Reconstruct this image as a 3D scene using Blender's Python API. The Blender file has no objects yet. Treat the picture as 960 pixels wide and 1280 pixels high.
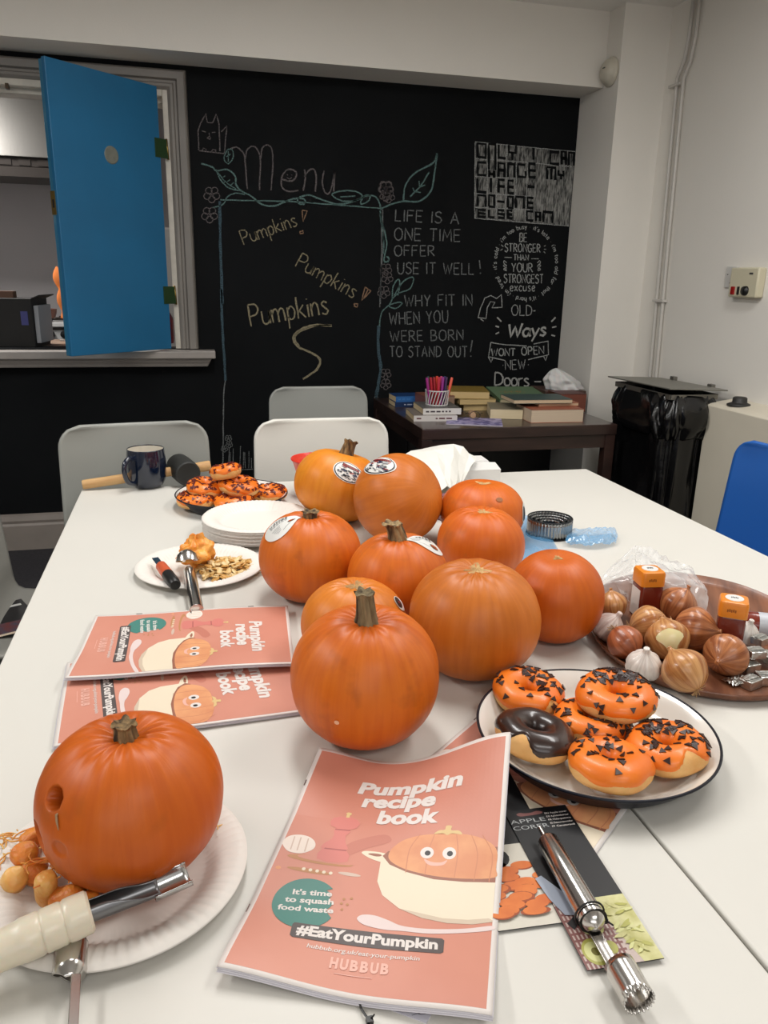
import bpy, bmesh, math, random
from mathutils import Vector, Matrix, noise
from mathutils.geometry import tessellate_polygon
random.seed(7)
PI = math.pi
scene = bpy.context.scene
COL = scene.collection

# ------------------------------------------------------------------ camera
FPX = 970.49
RX = Vector((0.97033147, -0.24094955, 0.02000393))
RY = Vector((-0.05063861, -0.28343309, -0.95765412))
RZ = Vector((0.2364161, 0.92822896, -0.2872254))
CAM = Vector((0, 0, 1.255))
cd = bpy.data.cameras.new('camera')
cam = bpy.data.objects.new('camera', cd)
COL.objects.link(cam)
mw = Matrix.Identity(4)
for i in range(3):
    mw[i][0] = RX[i]; mw[i][1] = -RY[i]; mw[i][2] = -RZ[i]; mw[i][3] = CAM[i]
cam.matrix_world = mw
cd.sensor_fit = 'VERTICAL'; cd.sensor_height = 36.0; cd.lens = 36.0 * FPX / 1280.0
cd.clip_start = 0.02; cd.clip_end = 50
scene.camera = cam

# ------------------------------------------------------------------ light
w = bpy.data.worlds.new('world'); scene.world = w; w.use_nodes = True
w.node_tree.nodes['Background'].inputs[0].default_value = (0.9, 0.95, 1.0, 1)
w.node_tree.nodes['Background'].inputs[1].default_value = 0.3

def area(name, loc, sx, sy, power, col=(1, .95, .88), rot=(0, 0, 0)):
    l = bpy.data.lights.new(name, 'AREA'); l.shape = 'RECTANGLE'; l.size = sx; l.size_y = sy
    l.energy = power; l.color = col
    o = bpy.data.objects.new(name, l); COL.objects.link(o); o.location = loc; o.rotation_euler = rot
    return o
area('ceiling_lamp', (0.25, 1.75, 2.36), 0.3, 1.3, 20, (1, .985, .96))
area('ceiling_lamp', (-1.6, 1.2, 2.36), 0.3, 1.3, 32, (1, .985, .96))
area('ceiling_lamp', (0.45, -0.9, 2.36), 1.2, 0.5, 13, (1, .985, .96))
area('ceiling_lamp', (1.35, 1.2, 2.36), 0.3, 1.3, 19, (1, .985, .96))  # extra lamp added to brighten the beam and right wall
area('wall_fill_light', (-0.6, -2.3, 1.75), 2.6, 1.0, 17, (.97, .98, 1.0), (PI / 2, 0, 0))  # no window built here; fill added to brighten walls and front faces
area('kitchen_lamp', (-1.5, 4.35, 2.4), 0.5, 0.5, 62, (1, .97, .94))
scene.view_settings.view_transform = 'Standard'
scene.view_settings.look = 'None'
scene.view_settings.gamma = 1.0
scene.view_settings.use_curve_mapping = False
scene.view_settings.exposure = 0.0

# ------------------------------------------------------------------ helpers
T = 0.735                                    # table top height
def ray(px, py):
    return RX * (px - 480) + RY * (py - 640) + RZ * FPX
def az(px, py, z=T):
    d = ray(px, py); return CAM + d * ((z - CAM.z) / d.z)
def ay(px, py, y):
    d = ray(px, py); return CAM + d * (y / d.y)
def ax(px, py, x):
    d = ray(px, py); return CAM + d * (x / d.x)

def lin(c):
    c = c / 255.0
    return c / 12.92 if c <= 0.04045 else ((c + 0.055) / 1.055) ** 2.4
def rgb(r, g, b): return (lin(r), lin(g), lin(b), 1)

MATS = {}
def mat(name, col, rough=.5, metal=0, var=0, scale=8, bump=0, bscale=60, coat=0, stretch=(1, 1, 1), col2=None,
        trans=0, alpha=1, spec=None, sheen=0, sss=0, detail=4, lo=.35, hi=.65, coord='Object', ior=None):
    if name in MATS: return MATS[name]
    m = bpy.data.materials.new(name); m.use_nodes = True
    nt = m.node_tree; N = nt.nodes; L = nt.links; b = N['Principled BSDF']
    b.inputs['Base Color'].default_value = rgb(*col)
    b.inputs['Roughness'].default_value = rough
    b.inputs['Metallic'].default_value = metal
    b.inputs['Coat Weight'].default_value = coat
    b.inputs['Transmission Weight'].default_value = trans
    b.inputs['Alpha'].default_value = alpha
    if ior: b.inputs['IOR'].default_value = ior
    if spec is not None: b.inputs['Specular IOR Level'].default_value = spec
    if sheen: b.inputs['Sheen Weight'].default_value = sheen
    if sss:
        b.inputs['Subsurface Weight'].default_value = sss
        b.inputs['Subsurface Scale'].default_value = 0.01
    if var or col2 or bump:
        tc = N.new('ShaderNodeTexCoord'); mp = N.new('ShaderNodeMapping')
        mp.inputs['Scale'].default_value = stretch
        L.new(tc.outputs[coord], mp.inputs['Vector'])
    if var or col2:
        nz = N.new('ShaderNodeTexNoise'); nz.inputs['Scale'].default_value = scale; nz.inputs['Detail'].default_value = detail
        L.new(mp.outputs[0], nz.inputs['Vector'])
        cr = N.new('ShaderNodeValToRGB'); L.new(nz.outputs['Fac'], cr.inputs[0])
        a = rgb(*col)
        if col2: c1, c2 = a, rgb(*col2)
        else:
            c1 = tuple(x * (1 - var) for x in a[:3]) + (1,); c2 = tuple(min(1, x * (1 + var)) for x in a[:3]) + (1,)
        cr.color_ramp.elements[0].position = lo; cr.color_ramp.elements[1].position = hi
        cr.color_ramp.elements[0].color = c1; cr.color_ramp.elements[1].color = c2
        L.new(cr.outputs[0], b.inputs['Base Color'])
    if bump:
        n2 = N.new('ShaderNodeTexNoise'); n2.inputs['Scale'].default_value = bscale; n2.inputs['Detail'].default_value = 5
        L.new(mp.outputs[0], n2.inputs['Vector'])
        bp = N.new('ShaderNodeBump'); bp.inputs['Strength'].default_value = bump; bp.inputs['Distance'].default_value = 0.004
        L.new(n2.outputs['Fac'], bp.inputs['Height']); L.new(bp.outputs[0], b.inputs['Normal'])
    MATS[name] = m
    return m

def tag(o, label=None, cat=None, group=None, kind=None):
    if label: o['label'] = label
    if cat: o['category'] = cat
    if group: o['group'] = group
    if kind: o['kind'] = kind
    return o
def thing(name, label, cat, loc=(0, 0, 0), rz=0, group=None):
    o = bpy.data.objects.new(name, None); COL.objects.link(o); o.empty_display_size = .03
    o.location = loc; o.rotation_euler = (0, 0, rz)
    return tag(o, label, cat, group)

class MB:
    def __init__(s): s.v = []; s.f = []; s.m = []; s.uv = None
    def add(s, vs, fs, mi=0):
        n = len(s.v); s.v += [Vector(p) for p in vs]
        for f in fs: s.f.append([n + i for i in f]); s.m.append(mi)
        return s
    def box(s, c, d, mi=0, M=None):
        x, y, z = d[0] / 2, d[1] / 2, d[2] / 2
        vs = [Vector((i * x, j * y, k * z)) for i in (-1, 1) for j in (-1, 1) for k in (-1, 1)]
        if M: vs = [M @ p for p in vs]
        return s.add([p + Vector(c) for p in vs], [(0, 1, 3, 2), (4, 6, 7, 5), (0, 4, 5, 1), (2, 3, 7, 6), (0, 2, 6, 4), (1, 5, 7, 3)], mi)
    def bx(s, x0, x1, y0, y1, z0, z1, mi=0):
        return s.box(((x0 + x1) / 2, (y0 + y1) / 2, (z0 + z1) / 2), (x1 - x0, y1 - y0, z1 - z0), mi)
    def grid(s, fn, nu, nv, cu=False, cv=False, mi=0):
        vs = []; U = nu if cu else nu + 1; V = nv if cv else nv + 1
        for j in range(V):
            for i in range(U): vs.append(fn(i / nu, j / nv))
        fs = []
        for j in range(nv):
            for i in range(nu):
                a = j * U + i; b = j * U + (i + 1) % U; c = ((j + 1) % V) * U + (i + 1) % U; d = ((j + 1) % V) * U + i
                fs.append((a, b, c, d))
        return s.add(vs, fs, mi)
    def lathe(s, prof, n=32, mi=0, M=None, fl=0, flc=0):
        def fn(u, v):
            k = v * (len(prof) - 1); i = min(int(round(k)), len(prof) - 1); r, z = prof[i]; a = -u * 2 * PI
            p = Vector((r * math.cos(a), r * math.sin(a), z))
            return M @ p if M else p
        return s.grid(fn, n, len(prof) - 1, cu=True, mi=mi)
    def tube(s, pts, r, n=10, mi=0, cap=True, flat=1.0, up=None):
        pts = [Vector(p) for p in pts]; R = r if isinstance(r, (list, tuple)) else [r] * len(pts)
        rings = []; prev = None
        for i, p in enumerate(pts):
            t = (pts[min(i + 1, len(pts) - 1)] - pts[max(i - 1, 0)]).normalized()
            if prev is None:
                a = Vector(up) if up else (Vector((0, 0, 1)) if abs(t.z) < .9 else Vector((1, 0, 0)))
            else: a = prev
            a = (a - t * a.dot(t)).normalized(); prev = a; b = t.cross(a)
            rings.append([p + (a * math.cos(k * 2 * PI / n) * flat + b * math.sin(k * 2 * PI / n)) * R[i] for k in range(n)])
        vs = [q for rg in rings for q in rg]; fs = []
        for i in range(len(pts) - 1):
            for k in range(n):
                fs.append((i * n + k, i * n + (k + 1) % n, (i + 1) * n + (k + 1) % n, (i + 1) * n + k))
        if cap:
            fs.append(tuple(range(n))[::-1]); fs.append(tuple((len(pts) - 1) * n + k for k in range(n)))
        return s.add(vs, fs, mi)
    def prism(s, poly, z0, z1, mi=0, M=None):
        n = len(poly); vs = [Vector((p[0], p[1], z0)) for p in poly] + [Vector((p[0], p[1], z1)) for p in poly]
        if M: vs = [M @ p for p in vs]
        fs = [tuple(range(n))[::-1], tuple(range(n, 2 * n))] + [(i, (i + 1) % n, n + (i + 1) % n, n + i) for i in range(n)]
        return s.add(vs, fs, mi)
    def xf(s, M): s.v = [M @ p for p in s.v]; return s
    def mesh(s, name, mats, smooth=False):
        me = bpy.data.meshes.new(name); me.from_pydata([tuple(p) for p in s.v], [], s.f); 
        for m in (mats if isinstance(mats, (list, tuple)) else [mats]): me.materials.append(m)
        for p, mi in zip(me.polygons, s.m): p.material_index = mi; p.use_smooth = smooth
        me.update(); return me
    def build(s, name, mats, parent=None, loc=None, rot=None, smooth=False, bevel=0, seg=2, solid=0, sub=0, auto=False, fixn=True):
        me = s.mesh(name, mats, bool(smooth))
        if fixn:
            bm = bmesh.new(); bm.from_mesh(me); bmesh.ops.recalc_face_normals(bm, faces=bm.faces); bm.to_mesh(me); bm.free()
        o = bpy.data.objects.new(name, me); COL.objects.link(o)
        if parent: o.parent = parent
        if loc is not None: o.location = loc
        if rot is not None: o.rotation_euler = rot
        if solid:
            md = o.modifiers.new('solid', 'SOLIDIFY'); md.thickness = abs(solid); md.offset = 0 if solid > 0 else -1
        if sub:
            md = o.modifiers.new('sub', 'SUBSURF'); md.levels = sub; md.render_levels = sub
        if bevel:
            md = o.modifiers.new('bevel', 'BEVEL'); md.width = bevel; md.segments = seg; md.limit_method = 'ANGLE'; md.angle_limit = math.radians(40)
            if smooth or auto:
                for p in me.polygons: p.use_smooth = True
        if smooth == 'a' or (bevel and (smooth or auto)): flat_shade_angle(o, 38)
        return o
def flat_shade_angle(o, deg=35):
    me = o.data; bm = bmesh.new(); bm.from_mesh(me)
    for e in bm.edges:
        if len(e.link_faces) == 2 and e.calc_face_angle(0) > math.radians(deg): e.smooth = False
    for f in bm.faces: f.smooth = True
    bm.to_mesh(me); bm.free(); return o
def dup(o, name=None, parent=None):
    c = o.copy(); COL.objects.link(c); c.parent = parent
    for ch in list(o.children): dup(ch, None, c)
    return c
def struct(o): o['kind'] = 'structure'; return o
def lerp(a, b, t): return a + (b - a) * t
def sm(a, b, x):
    t = min(1, max(0, (x - a) / (b - a))); return t * t * (3 - 2 * t)
def nz(x, y, z=0, s=1): return noise.noise(Vector((x * s, y * s, z * s)))
def catmull(P, k=6):
    P = [Vector(p) for p in P]
    if len(P) < 3: return P
    closed = (P[0] - P[-1]).length < 1e-6
    out = []
    for i in range(len(P) - 1):
        p0 = P[i - 1] if i > 0 else (P[-2] if closed else P[0]); p1 = P[i]; p2 = P[i + 1]
        p3 = P[i + 2] if i + 2 < len(P) else (P[1] if closed else P[-1])
        for j in range(k):
            t = j / k
            out.append(.5 * ((2 * p1) + (p2 - p0) * t + (2 * p0 - 5 * p1 + 4 * p2 - p3) * t * t + (3 * p1 - p0 - 3 * p2 + p3) * t ** 3))
    out.append(P[-1]); return out

# ------------------------------------------------------------------ setting
YW = 3.77; XR = 2.11; XP = 1.883; YP = 3.42; ZC = 2.40; YB = 3.55; ZB = 2.10
white_wall = mat('wall_paint', (232, 228, 220), .7, var=.02, scale=1.5, bump=.08, bscale=120)
black_wall = mat('blackboard_paint', (9, 11, 13), .7, col2=(14, 16, 18), scale=2.2, bump=.05, bscale=200, spec=.12)
grey_trim = mat('grey_trim_paint', (122, 117, 111), .5, var=.06, scale=6)
sk_mat = mat('skirting_paint', (128, 120, 113), .5, var=.08, scale=6)
kitchen_wall = mat('kitchen_wall_paint', (170, 166, 166), .7, var=.03, scale=2)
floor_m = mat('dark_carpet', (38, 36, 40), .95, col2=(48, 46, 50), scale=80, bump=.3, bscale=300)
ceil_m = mat('ceiling_paint', (236, 234, 229), .8)

OX0, OX1, OZ0, OZ1 = -1.13, -0.024, 0.93, 2.00       # hatch opening
b = MB()
b.bx(OX1, XP, YW, YW + .12, 0, ZC); b.bx(-3.2, OX0, YW, YW + .12, 0, ZC)
b.bx(OX0, OX1, YW, YW + .12, 0, OZ0); b.bx(OX0, OX1, YW, YW + .12, OZ1, ZC)
wall_back = struct(b.build('wall_back', black_wall))
struct(MB().bx(-3.2, XP, YB, YW, ZB, ZC).build('wall_beam', white_wall))
b = MB(); b.bx(XP, XR + .3, YP, YW + .12, 0, ZC); struct(b.build('wall_pier', white_wall))
struct(MB().bx(XR, XR + .12, -2.4, YP, 0, ZC).build('wall_right', white_wall))
struct(MB().bx(-3.32, -3.2, -2.4, YW + .12, 0, ZC).build('wall_left', white_wall))
struct(MB().bx(-3.3, XR + .1, -2.5, -2.38, 0, ZC).build('wall_front', white_wall))
struct(MB().bx(-3.3, XR + .12, -2.5, YW + .12, -.1, 0).build('floor', floor_m))
struct(MB().bx(-3.3, XR + .12, -2.5, YW + .12, ZC, ZC + .1).build('ceiling', ceil_m))
# kitchen shell beyond the hatch
KY = 5.6
b = MB(); b.bx(-3.3, .9, KY, KY + .1, 0, 2.6); b.bx(.8, .9, YW + .12, KY, 0, 2.6); b.bx(-3.3, -3.2, YW + .12, KY, 0, 2.6)
struct(b.build('wall_kitchen', kitchen_wall))
struct(MB().bx(-3.3, .9, YW + .12, KY, -.1, 0).build('floor_kitchen', floor_m))
struct(MB().bx(-3.3, .9, YW + .12, KY, 2.6, 2.7).build('ceiling_kitchen', ceil_m))
# skirting with moulded top
def skirt(name, x0, x1):
    prof = [(0, 0), (-.02, 0), (-.02, .118), (-.014, .128), (-.018, .142), (-.012, .165), (0, .172)]
    m = MB(); n = len(prof)
    vs = [(x0, YW + p[0], p[1]) for p in prof] + [(x1, YW + p[0], p[1]) for p in prof]
    m.add(vs, [(i, (i + 1) % n, n + (i + 1) % n, n + i) for i in range(n)] + [tuple(range(n)), tuple(range(n, 2 * n))])
    return struct(m.build(name, sk_mat))
skirt('baseboard_back', -3.2, XP)

# hatch architrave: moulded frame around the opening
def architrave():
    prof = [(0, 0), (0, .014), (.012, .022), (.022, .022), (.027, .014), (.036, .014), (.042, .028), (.068, .03), (.075, .024), (.081, 0)]
    m = MB()
    L = OX0; R = OX1; B = OZ0; Tt = OZ1
    path = [(R, B, 1, 0), (R, Tt, 1, 1), (L, Tt, -1, 1), (L, B, -1, 0)]
    n = len(prof); vs = []
    for (x, z, dx, dz) in path:
        for (o, h) in prof:
            vs.append((x + dx * o, YW - h, min(z + dz * o, ZB - .008) if dz else z))
    fs = []
    for s in range(3):
        for i in range(n - 1):
            fs.append((s * n + i, s * n + i + 1, (s + 1) * n + i + 1, (s + 1) * n + i))
    m.add(vs, fs)
    o = struct(m.build('trim_1', grey_trim, smooth=False))
    return o
arch = architrave()
b = MB()   # lining of the opening (white painted door frame with rebate)
lin_m = mat('hatch_lining_paint', (196, 190, 178), .45, var=.12, scale=14)
b.bx(OX1 - .022, OX1 + .002, YW - .012, YW + .15, OZ0, OZ1); b.bx(OX0 - .002, OX0 + .022, YW - .012, YW + .15, OZ0, OZ1)
b.bx(OX0 + .022, OX1 - .022, YW - .0115, YW + .149, OZ1 - .025, OZ1 + .002); b.bx(OX0 + .022, OX1 - .022, YW + .04, YW + .15, OZ1 - .045, OZ1 - .02)
struct(b.build('trim_2', lin_m, bevel=.002))
# catch on the head of the lining
p = ay(9, 103, YW)
MB().box((p.x, YW - .005, OZ1 - .03), (.012, .03, .02)).build('door_catch', mat('aged_brass', (70, 55, 40), .5, .6), bpy.data.objects['trim_2'])
# sill: nosed board + moulding beneath
sill_m = mat('sill_paint', (152, 145, 139), .45, var=.08, scale=9)
top_wood = mat('hatch_worktop_wood', (150, 128, 110), .4, col2=(120, 98, 82), scale=4, stretch=(1, 8, 1))
b = MB(); b.bx(OX0 - .2, .128, YW - .10, YW, .892, .925)
b.bx(OX0, OX1, YW, YW + .2, .892, .925)
prof = [(0, .892), (-.085, .892), (-.078, .878), (-.068, .866), (-.06, .852), (0, .852)]
n = len(prof); x0 = OX0 - .18; x1 = .112
b.add([(x0, YW + p[0], p[1]) for p in prof] + [(x1 - (0 if p[0] == 0 else 0) - (.892 - p[1]) * .5, YW + p[0], p[1]) for p in prof],
      [(i, (i + 1) % n, n + (i + 1) % n, n + i) for i in range(n)] + [tuple(range(n)), tuple(range(n, 2 * n))])
struct(b.build('trim_3', sill_m, bevel=.004))

# ------------------------------------------------------------------ chalk
def chalkmat(name, c, dens):
    m = bpy.data.materials.new(name); m.use_nodes = True; N = m.node_tree.nodes; L = m.node_tree.links; bs = N['Principled BSDF']
    tc = N.new('ShaderNodeTexCoord'); n1 = N.new('ShaderNodeTexNoise'); n1.inputs['Scale'].default_value = 260; n1.inputs['Detail'].default_value = 3
    L.new(tc.outputs['Object'], n1.inputs['Vector']); cr = N.new('ShaderNodeValToRGB'); L.new(n1.outputs['Fac'], cr.inputs[0])
    cr.color_ramp.elements[0].position = dens - .12; cr.color_ramp.elements[1].position = dens + .12
    cr.color_ramp.elements[0].color = rgb(14, 16, 17); cr.color_ramp.elements[1].color = rgb(*c)
    L.new(cr.outputs[0], bs.inputs['Base Color']); bs.inputs['Roughness'].default_value = .95
    return m
CH = {'white': chalkmat('chalk_white', (168, 170, 168), .43), 'grey': chalkmat('chalk_grey', (124, 127, 127), .46),
      'pink': chalkmat('chalk_pink', (118, 110, 110), .47), 'teal': chalkmat('chalk_teal', (104, 136, 132), .47),
      'blue': chalkmat('chalk_blue', (70, 96, 108), .48), 'cream': chalkmat('chalk_cream', (150, 140, 112), .44),
      'peach': chalkmat('chalk_peach', (150, 118, 92), .44), 'scrub': chalkmat('chalk_scribble', (140, 140, 137), .46),
      'bold': chalkmat('chalk_bold', (168, 168, 164), .38), 'black': black_wall}
BOARDMB = {}
def strokes(part, px_lines, w, col, layer=1, smooth=False, jit=.25):
    """px_lines: polylines in photo pixels, laid on the wall plane as thin ribbons of chalk; w in metres"""
    key = (part, col); mbb = BOARDMB.setdefault(key, MB())
    for ln in px_lines:
        P = [Vector((a, b_, 0)) for a, b_ in ln]
        if smooth: P = catmull(P, 5)
        else:
            Q = []
            for i in range(len(P) - 1):
                k = max(1, int((P[i + 1] - P[i]).length / 6))
                Q += [P[i].lerp(P[i + 1], j / k) for j in range(k)]
            P = Q + [P[-1]]
        W3 = [ay(p.x + random.uniform(-jit, jit), p.y + random.uniform(-jit, jit), YW) for p in P]
        pts = [Vector((p.x, p.z)) for p in W3]
        vs = []; y = YW - .0007 * layer
        for i, p in enumerate(pts):
            t = pts[min(i + 1, len(pts) - 1)] - pts[max(i - 1, 0)]
            if t.length < 1e-9: t = Vector((1, 0))
            t.normalize(); nn = Vector((-t.y, t.x)) * w * .5 * random.uniform(.75, 1.15)
            vs += [(p.x + nn.x, y, p.y + nn.y), (p.x - nn.x, y, p.y - nn.y)]
        mbb.add(vs, [(2 * i, 2 * i + 1, 2 * i + 3, 2 * i + 2) for i in range(len(pts) - 1)])
FONT = {}
def G(ch, s):
    parts = s.split(';'); wd = float(parts[0]); st = []
    for q in parts[1:]:
        q = q.strip(); smo = q.startswith('~'); q = q.lstrip('~')
        pts = [tuple(float(v) for v in a.split(',')) for a in q.split()]
        if smo: pts = [(p.x, p.y) for p in catmull([(a, b_, 0) for a, b_ in pts], 4)]
        st.append(pts)
    FONT[ch] = (wd, st)
for line in """A|.7;0,0 .35,1 .7,0;.12,.36 .58,.36
B|.6;0,0 0,1;~0,1 .42,.95 .48,.74 .35,.55 0,.53;~0,.53 .48,.46 .58,.24 .42,.03 0,0
C|.66;~.64,.86 .42,1 .12,.82 .02,.45 .16,.1 .42,0 .66,.14
D|.66;0,0 0,1;~0,1 .42,.92 .64,.55 .48,.12 0,0
E|.55;.55,1 0,1 0,0 .55,0;0,.52 .46,.52
F|.55;.55,1 0,1 0,0;0,.54 .45,.54
G|.68;~.64,.86 .42,1 .12,.82 .02,.45 .16,.08 .45,0 .66,.18;.66,.18 .66,.46 .42,.46
H|.65;0,0 0,1;.65,0 .65,1;0,.5 .65,.5
I|.06;0.03,0 .03,1
J|.5;~.5,1 .5,.25 .3,0 .05,.12
K|.6;0,0 0,1;.55,1 0,.45;.15,.58 .6,0
L|.52;0,1 0,0 .52,0
M|.8;0,0 .08,1 .4,.3 .72,1 .8,0
N|.66;0,0 0,1 .66,0 .66,1
O|.72;~.36,1 .1,.85 0,.5 .12,.12 .36,0 .62,.13 .72,.5 .62,.87 .36,1
P|.58;0,0 0,1;~0,1 .4,.98 .56,.76 .42,.52 0,.46
Q|.7;~.36,1 0,.5 .36,0 .72,.5 .36,1;.45,.25 .7,-.05
R|.6;0,0 0,1;~0,1 .42,.96 .52,.75 .4,.54 0,.48;.2,.48 .6,0
S|.56;~.54,.86 .32,1 .06,.86 .1,.62 .42,.48 .56,.26 .4,.03 .18,0 0,.14
T|.65;0,1 .65,1;.32,1 .32,0
U|.64;~0,1 .02,.3 .16,.03 .4,0 .6,.22 .64,1
V|.66;0,1 .33,0 .66,1
W|.9;0,1 .22,0 .45,.8 .68,0 .9,1
X|.6;0,1 .6,0;.6,1 0,0
Y|.62;0,1 .3,.5;.62,1 .3,.5 .28,0
Z|.6;0,1 .6,1 0,0 .6,0
a|.5;~.46,.52 .2,.6 .02,.35 .12,.04 .34,.06 .47,.4;~.47,.6 .45,.15 .56,0
b|.48;0,1 0,0;~0,.4 .26,.6 .46,.4 .38,.06 .14,0 0,.12
c|.45;~.44,.5 .2,.6 .02,.3 .18,0 .45,.08
d|.5;~.46,.45 .2,.6 .02,.3 .16,0 .38,.08 .46,.3;.48,1 .48,0
e|.48;~.03,.3 .42,.36 .4,.56 .2,.6 .03,.36 .1,.06 .3,0 .46,.08
f|.36;~.36,.95 .2,1 .14,.8 .14,0;0,.58 .32,.58
g|.5;~.46,.5 .2,.6 .02,.32 .2,.04 .44,.25;~.47,.6 .48,-.2 .3,-.4 .06,-.28
h|.46;0,1 0,0;~0,.35 .2,.6 .4,.5 .44,0
i|.08;.04,.58 .04,0;.04,.8 .05,.84
k|.44;0,1 0,0;.38,.6 0,.25;.12,.34 .44,0
l|.08;.04,1 .04,0
m|.78;0,.6 0,0;~0,.4 .16,.6 .34,.5 .37,0;~.37,.4 .54,.6 .72,.5 .76,0
n|.44;0,.6 0,0;~0,.35 .2,.6 .38,.5 .42,0
o|.46;~.23,.6 .03,.45 .04,.12 .23,0 .43,.12 .44,.45 .23,.6
p|.46;.02,.6 0,-.4;~.02,.45 .24,.62 .44,.42 .36,.1 .16,.02 .02,.15
r|.34;0,.6 0,0;~0,.35 .14,.56 .34,.58
s|.4;~.38,.52 .2,.6 .05,.48 .2,.32 .38,.16 .24,0 .02,.06
t|.34;.16,.9 .16,.1 .3,0;0,.6 .34,.6
u|.46;~0,.6 .02,.15 .2,0 .42,.15 .44,.6;.44,.6 .46,0
w|.66;0,.6 .16,0 .33,.5 .5,0 .66,.6
x|.44;0,.6 .44,0;.44,.6 0,0
y|.46;0,.6 .22,.05;.46,.6 .1,-.4
'|.06;.03,1 .03,.8
!|.14;.1,1.05 .04,.3;.02,.06 .04,.02
-|.5;.05,.45 .45,.45
.|.08;.03,.04 .05,.0
*|.1;.03,.4 .06,.36""".split('\n'):
    G(line[0], line[2:])
G(' ', '.35')
def text_px(part, s, x0, y0, x1, y1, h, w, col, gap=.22, layer=1, lean=0, upx=None, jit=.25, hs=1.0):
    """write s with baseline from photo point (x0,y0) to (x1,y1), cap height h photo pixels"""
    tot = sum(FONT[c][0] for c in s) + gap * (len(s) - 1)
    dx, dy = (x1 - x0), (y1 - y0); Ln = math.hypot(dx, dy); e = Vector((dx / Ln, dy / Ln)); sc = Ln / tot
    up = Vector(upx) if upx else Vector((-e.y * -1 * 1, -e.x)) ; 
    if not upx: up = Vector((e.y, -e.x))
    x = 0
    for c in s:
        wd, st = FONT[c]
        strokes(part, [[(x0 + e.x * (x + a) * sc + up.x * b_ * h + e.x * lean * b_ * h, y0 + e.y * (x + a) * sc + up.y * b_ * h + e.y * lean * b_ * h) for a, b_ in ln] for ln in st], w, col, layer, jit=jit)
        x += wd + gap
# crop transforms
def c2(P): return [(230 + u / 3.692, 120 + v / 3.692) for u, v in P]
def c3(P): return [(240 + u / 3.692, 340 + v / 3.692) for u, v in P]
def c4(P): return [(460 + u / 3.4286, 180 + v / 3.4286) for u, v in P]
def c6(P): return [(590 + u / 5.565, 270 + v / 5.565) for u, v in P]
def c5(P): return [(580 + u / 6.4, 160 + v / 6.4) for u, v in P]
W1 = .0052
def flower(part, cx, cy, r, col='pink', n=5, w=.0036):
    for k in range(n):
        a = k * 2 * PI / n + .3
        mx, my = cx + math.cos(a) * r * .62, cy + math.sin(a) * r * .62
        strokes(part, [[(mx + r * .42 * math.cos(t * PI / 4) , my + r * .42 * math.sin(t * PI / 4)) for t in range(9)]], w, col, smooth=True, jit=.1)
    strokes(part, [[(cx - 1, cy - 1), (cx + 1, cy + 1)]], w, col)
# cat
P_ = 'chalk_cat'
strokes(P_, [c2([(68, 250), (66, 160), (78, 125), (100, 82), (108, 122), (132, 124), (148, 85), (162, 130), (166, 255)]), c2([(70, 252), (186, 266), (198, 138), (172, 165)])], W1, 'pink')
strokes(P_, [c2([(82, 160), (100, 166)]), c2([(128, 168), (144, 168)]), c2([(116, 170), (118, 188), (108, 192)]), c2([(106, 194), (120, 200), (124, 190)]), c2([(84, 252), (90, 240), (102, 246), (104, 256)]), c2([(128, 256), (134, 246), (146, 250), (148, 262)])], .004, 'pink')
# Menu
strokes('chalk_title', [c2([(215, 245), (240, 236), (262, 250), (280, 285), (292, 430)]), c2([(282, 290), (292, 248), (318, 232), (340, 250), (352, 300), (348, 435)]), c2([(354, 290), (362, 240), (385, 226), (405, 245), (410, 300), (402, 436)])], .0056, 'pink', smooth=True)
strokes('chalk_title', [c2([(452, 385), (500, 392), (520, 360), (500, 340), (470, 345), (450, 380), (452, 420), (480, 440), (528, 436)]), c2([(556, 340), (560, 380), (550, 438)]), c2([(556, 372), (580, 340), (602, 342), (610, 380), (606, 442)]), c2([(646, 345), (638, 400), (652, 446), (676, 440), (696, 345)]), c2([(696, 345), (690, 440)])], .0066, 'pink', smooth=True)
strokes('chalk_title', [c2([(476, 362), (480, 366)]), c2([(494, 362), (498, 366)]), c2([(474, 376), (486, 384), (498, 376)])], .0036, 'pink')
# vines and border
V_ = 'chalk_vine'
strokes(V_, [c2([(168, 480), (480, 486), (700, 502), (906, 518)])], .0055, 'teal')
strokes(V_, [c2([(165, 485), (168, 700), (178, 960)])], .012, 'blue'); strokes(V_, [c3([(134, 80), (140, 260), (150, 420), (154, 500)])], .012, 'blue')
strokes(V_, [c3([(154, 500), (146, 560), (142, 900)])], .005, 'grey')
strokes(V_, [c2([(910, 540), (912, 700), (906, 960)])], .0045, 'grey'); strokes(V_, [c4([(62, 280), (66, 400), (56, 560), (50, 700)])], .0045, 'grey')
strokes(V_, [c2([(80, 312), (130, 328), (150, 345), (200, 340), (236, 370), (240, 410), (268, 440), (310, 462), (360, 500), (420, 506), (490, 478), (540, 472), (560, 485), (550, 500), (528, 494), (530, 470), (580, 458), (640, 480), (720, 500), (800, 480), (840, 462), (880, 462), (900, 490), (908, 520)])], .007, 'teal', smooth=True)
strokes(V_, [c2([(150, 345), (170, 390), (210, 425), (268, 440)]), c2([(150, 345), (190, 395), (240, 430)]), c2([(130, 515), (180, 500), (200, 465), (240, 448), (280, 455)])], .005, 'teal', smooth=True)
strokes(V_, [c2([(180, 375), (190, 368)]), c2([(200, 395), (212, 386)]), c2([(215, 412), (230, 400)]), c2([(192, 392), (184, 400)])], .004, 'teal')
strokes(V_, [c2([(682, 455), (730, 438), (790, 440), (822, 462), (790, 482), (730, 484), (682, 455)]), c2([(720, 465), (790, 462)]), c2([(815, 498), (830, 462), (858, 460), (850, 485), (815, 498)])], .006, 'teal', smooth=True)
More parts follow.
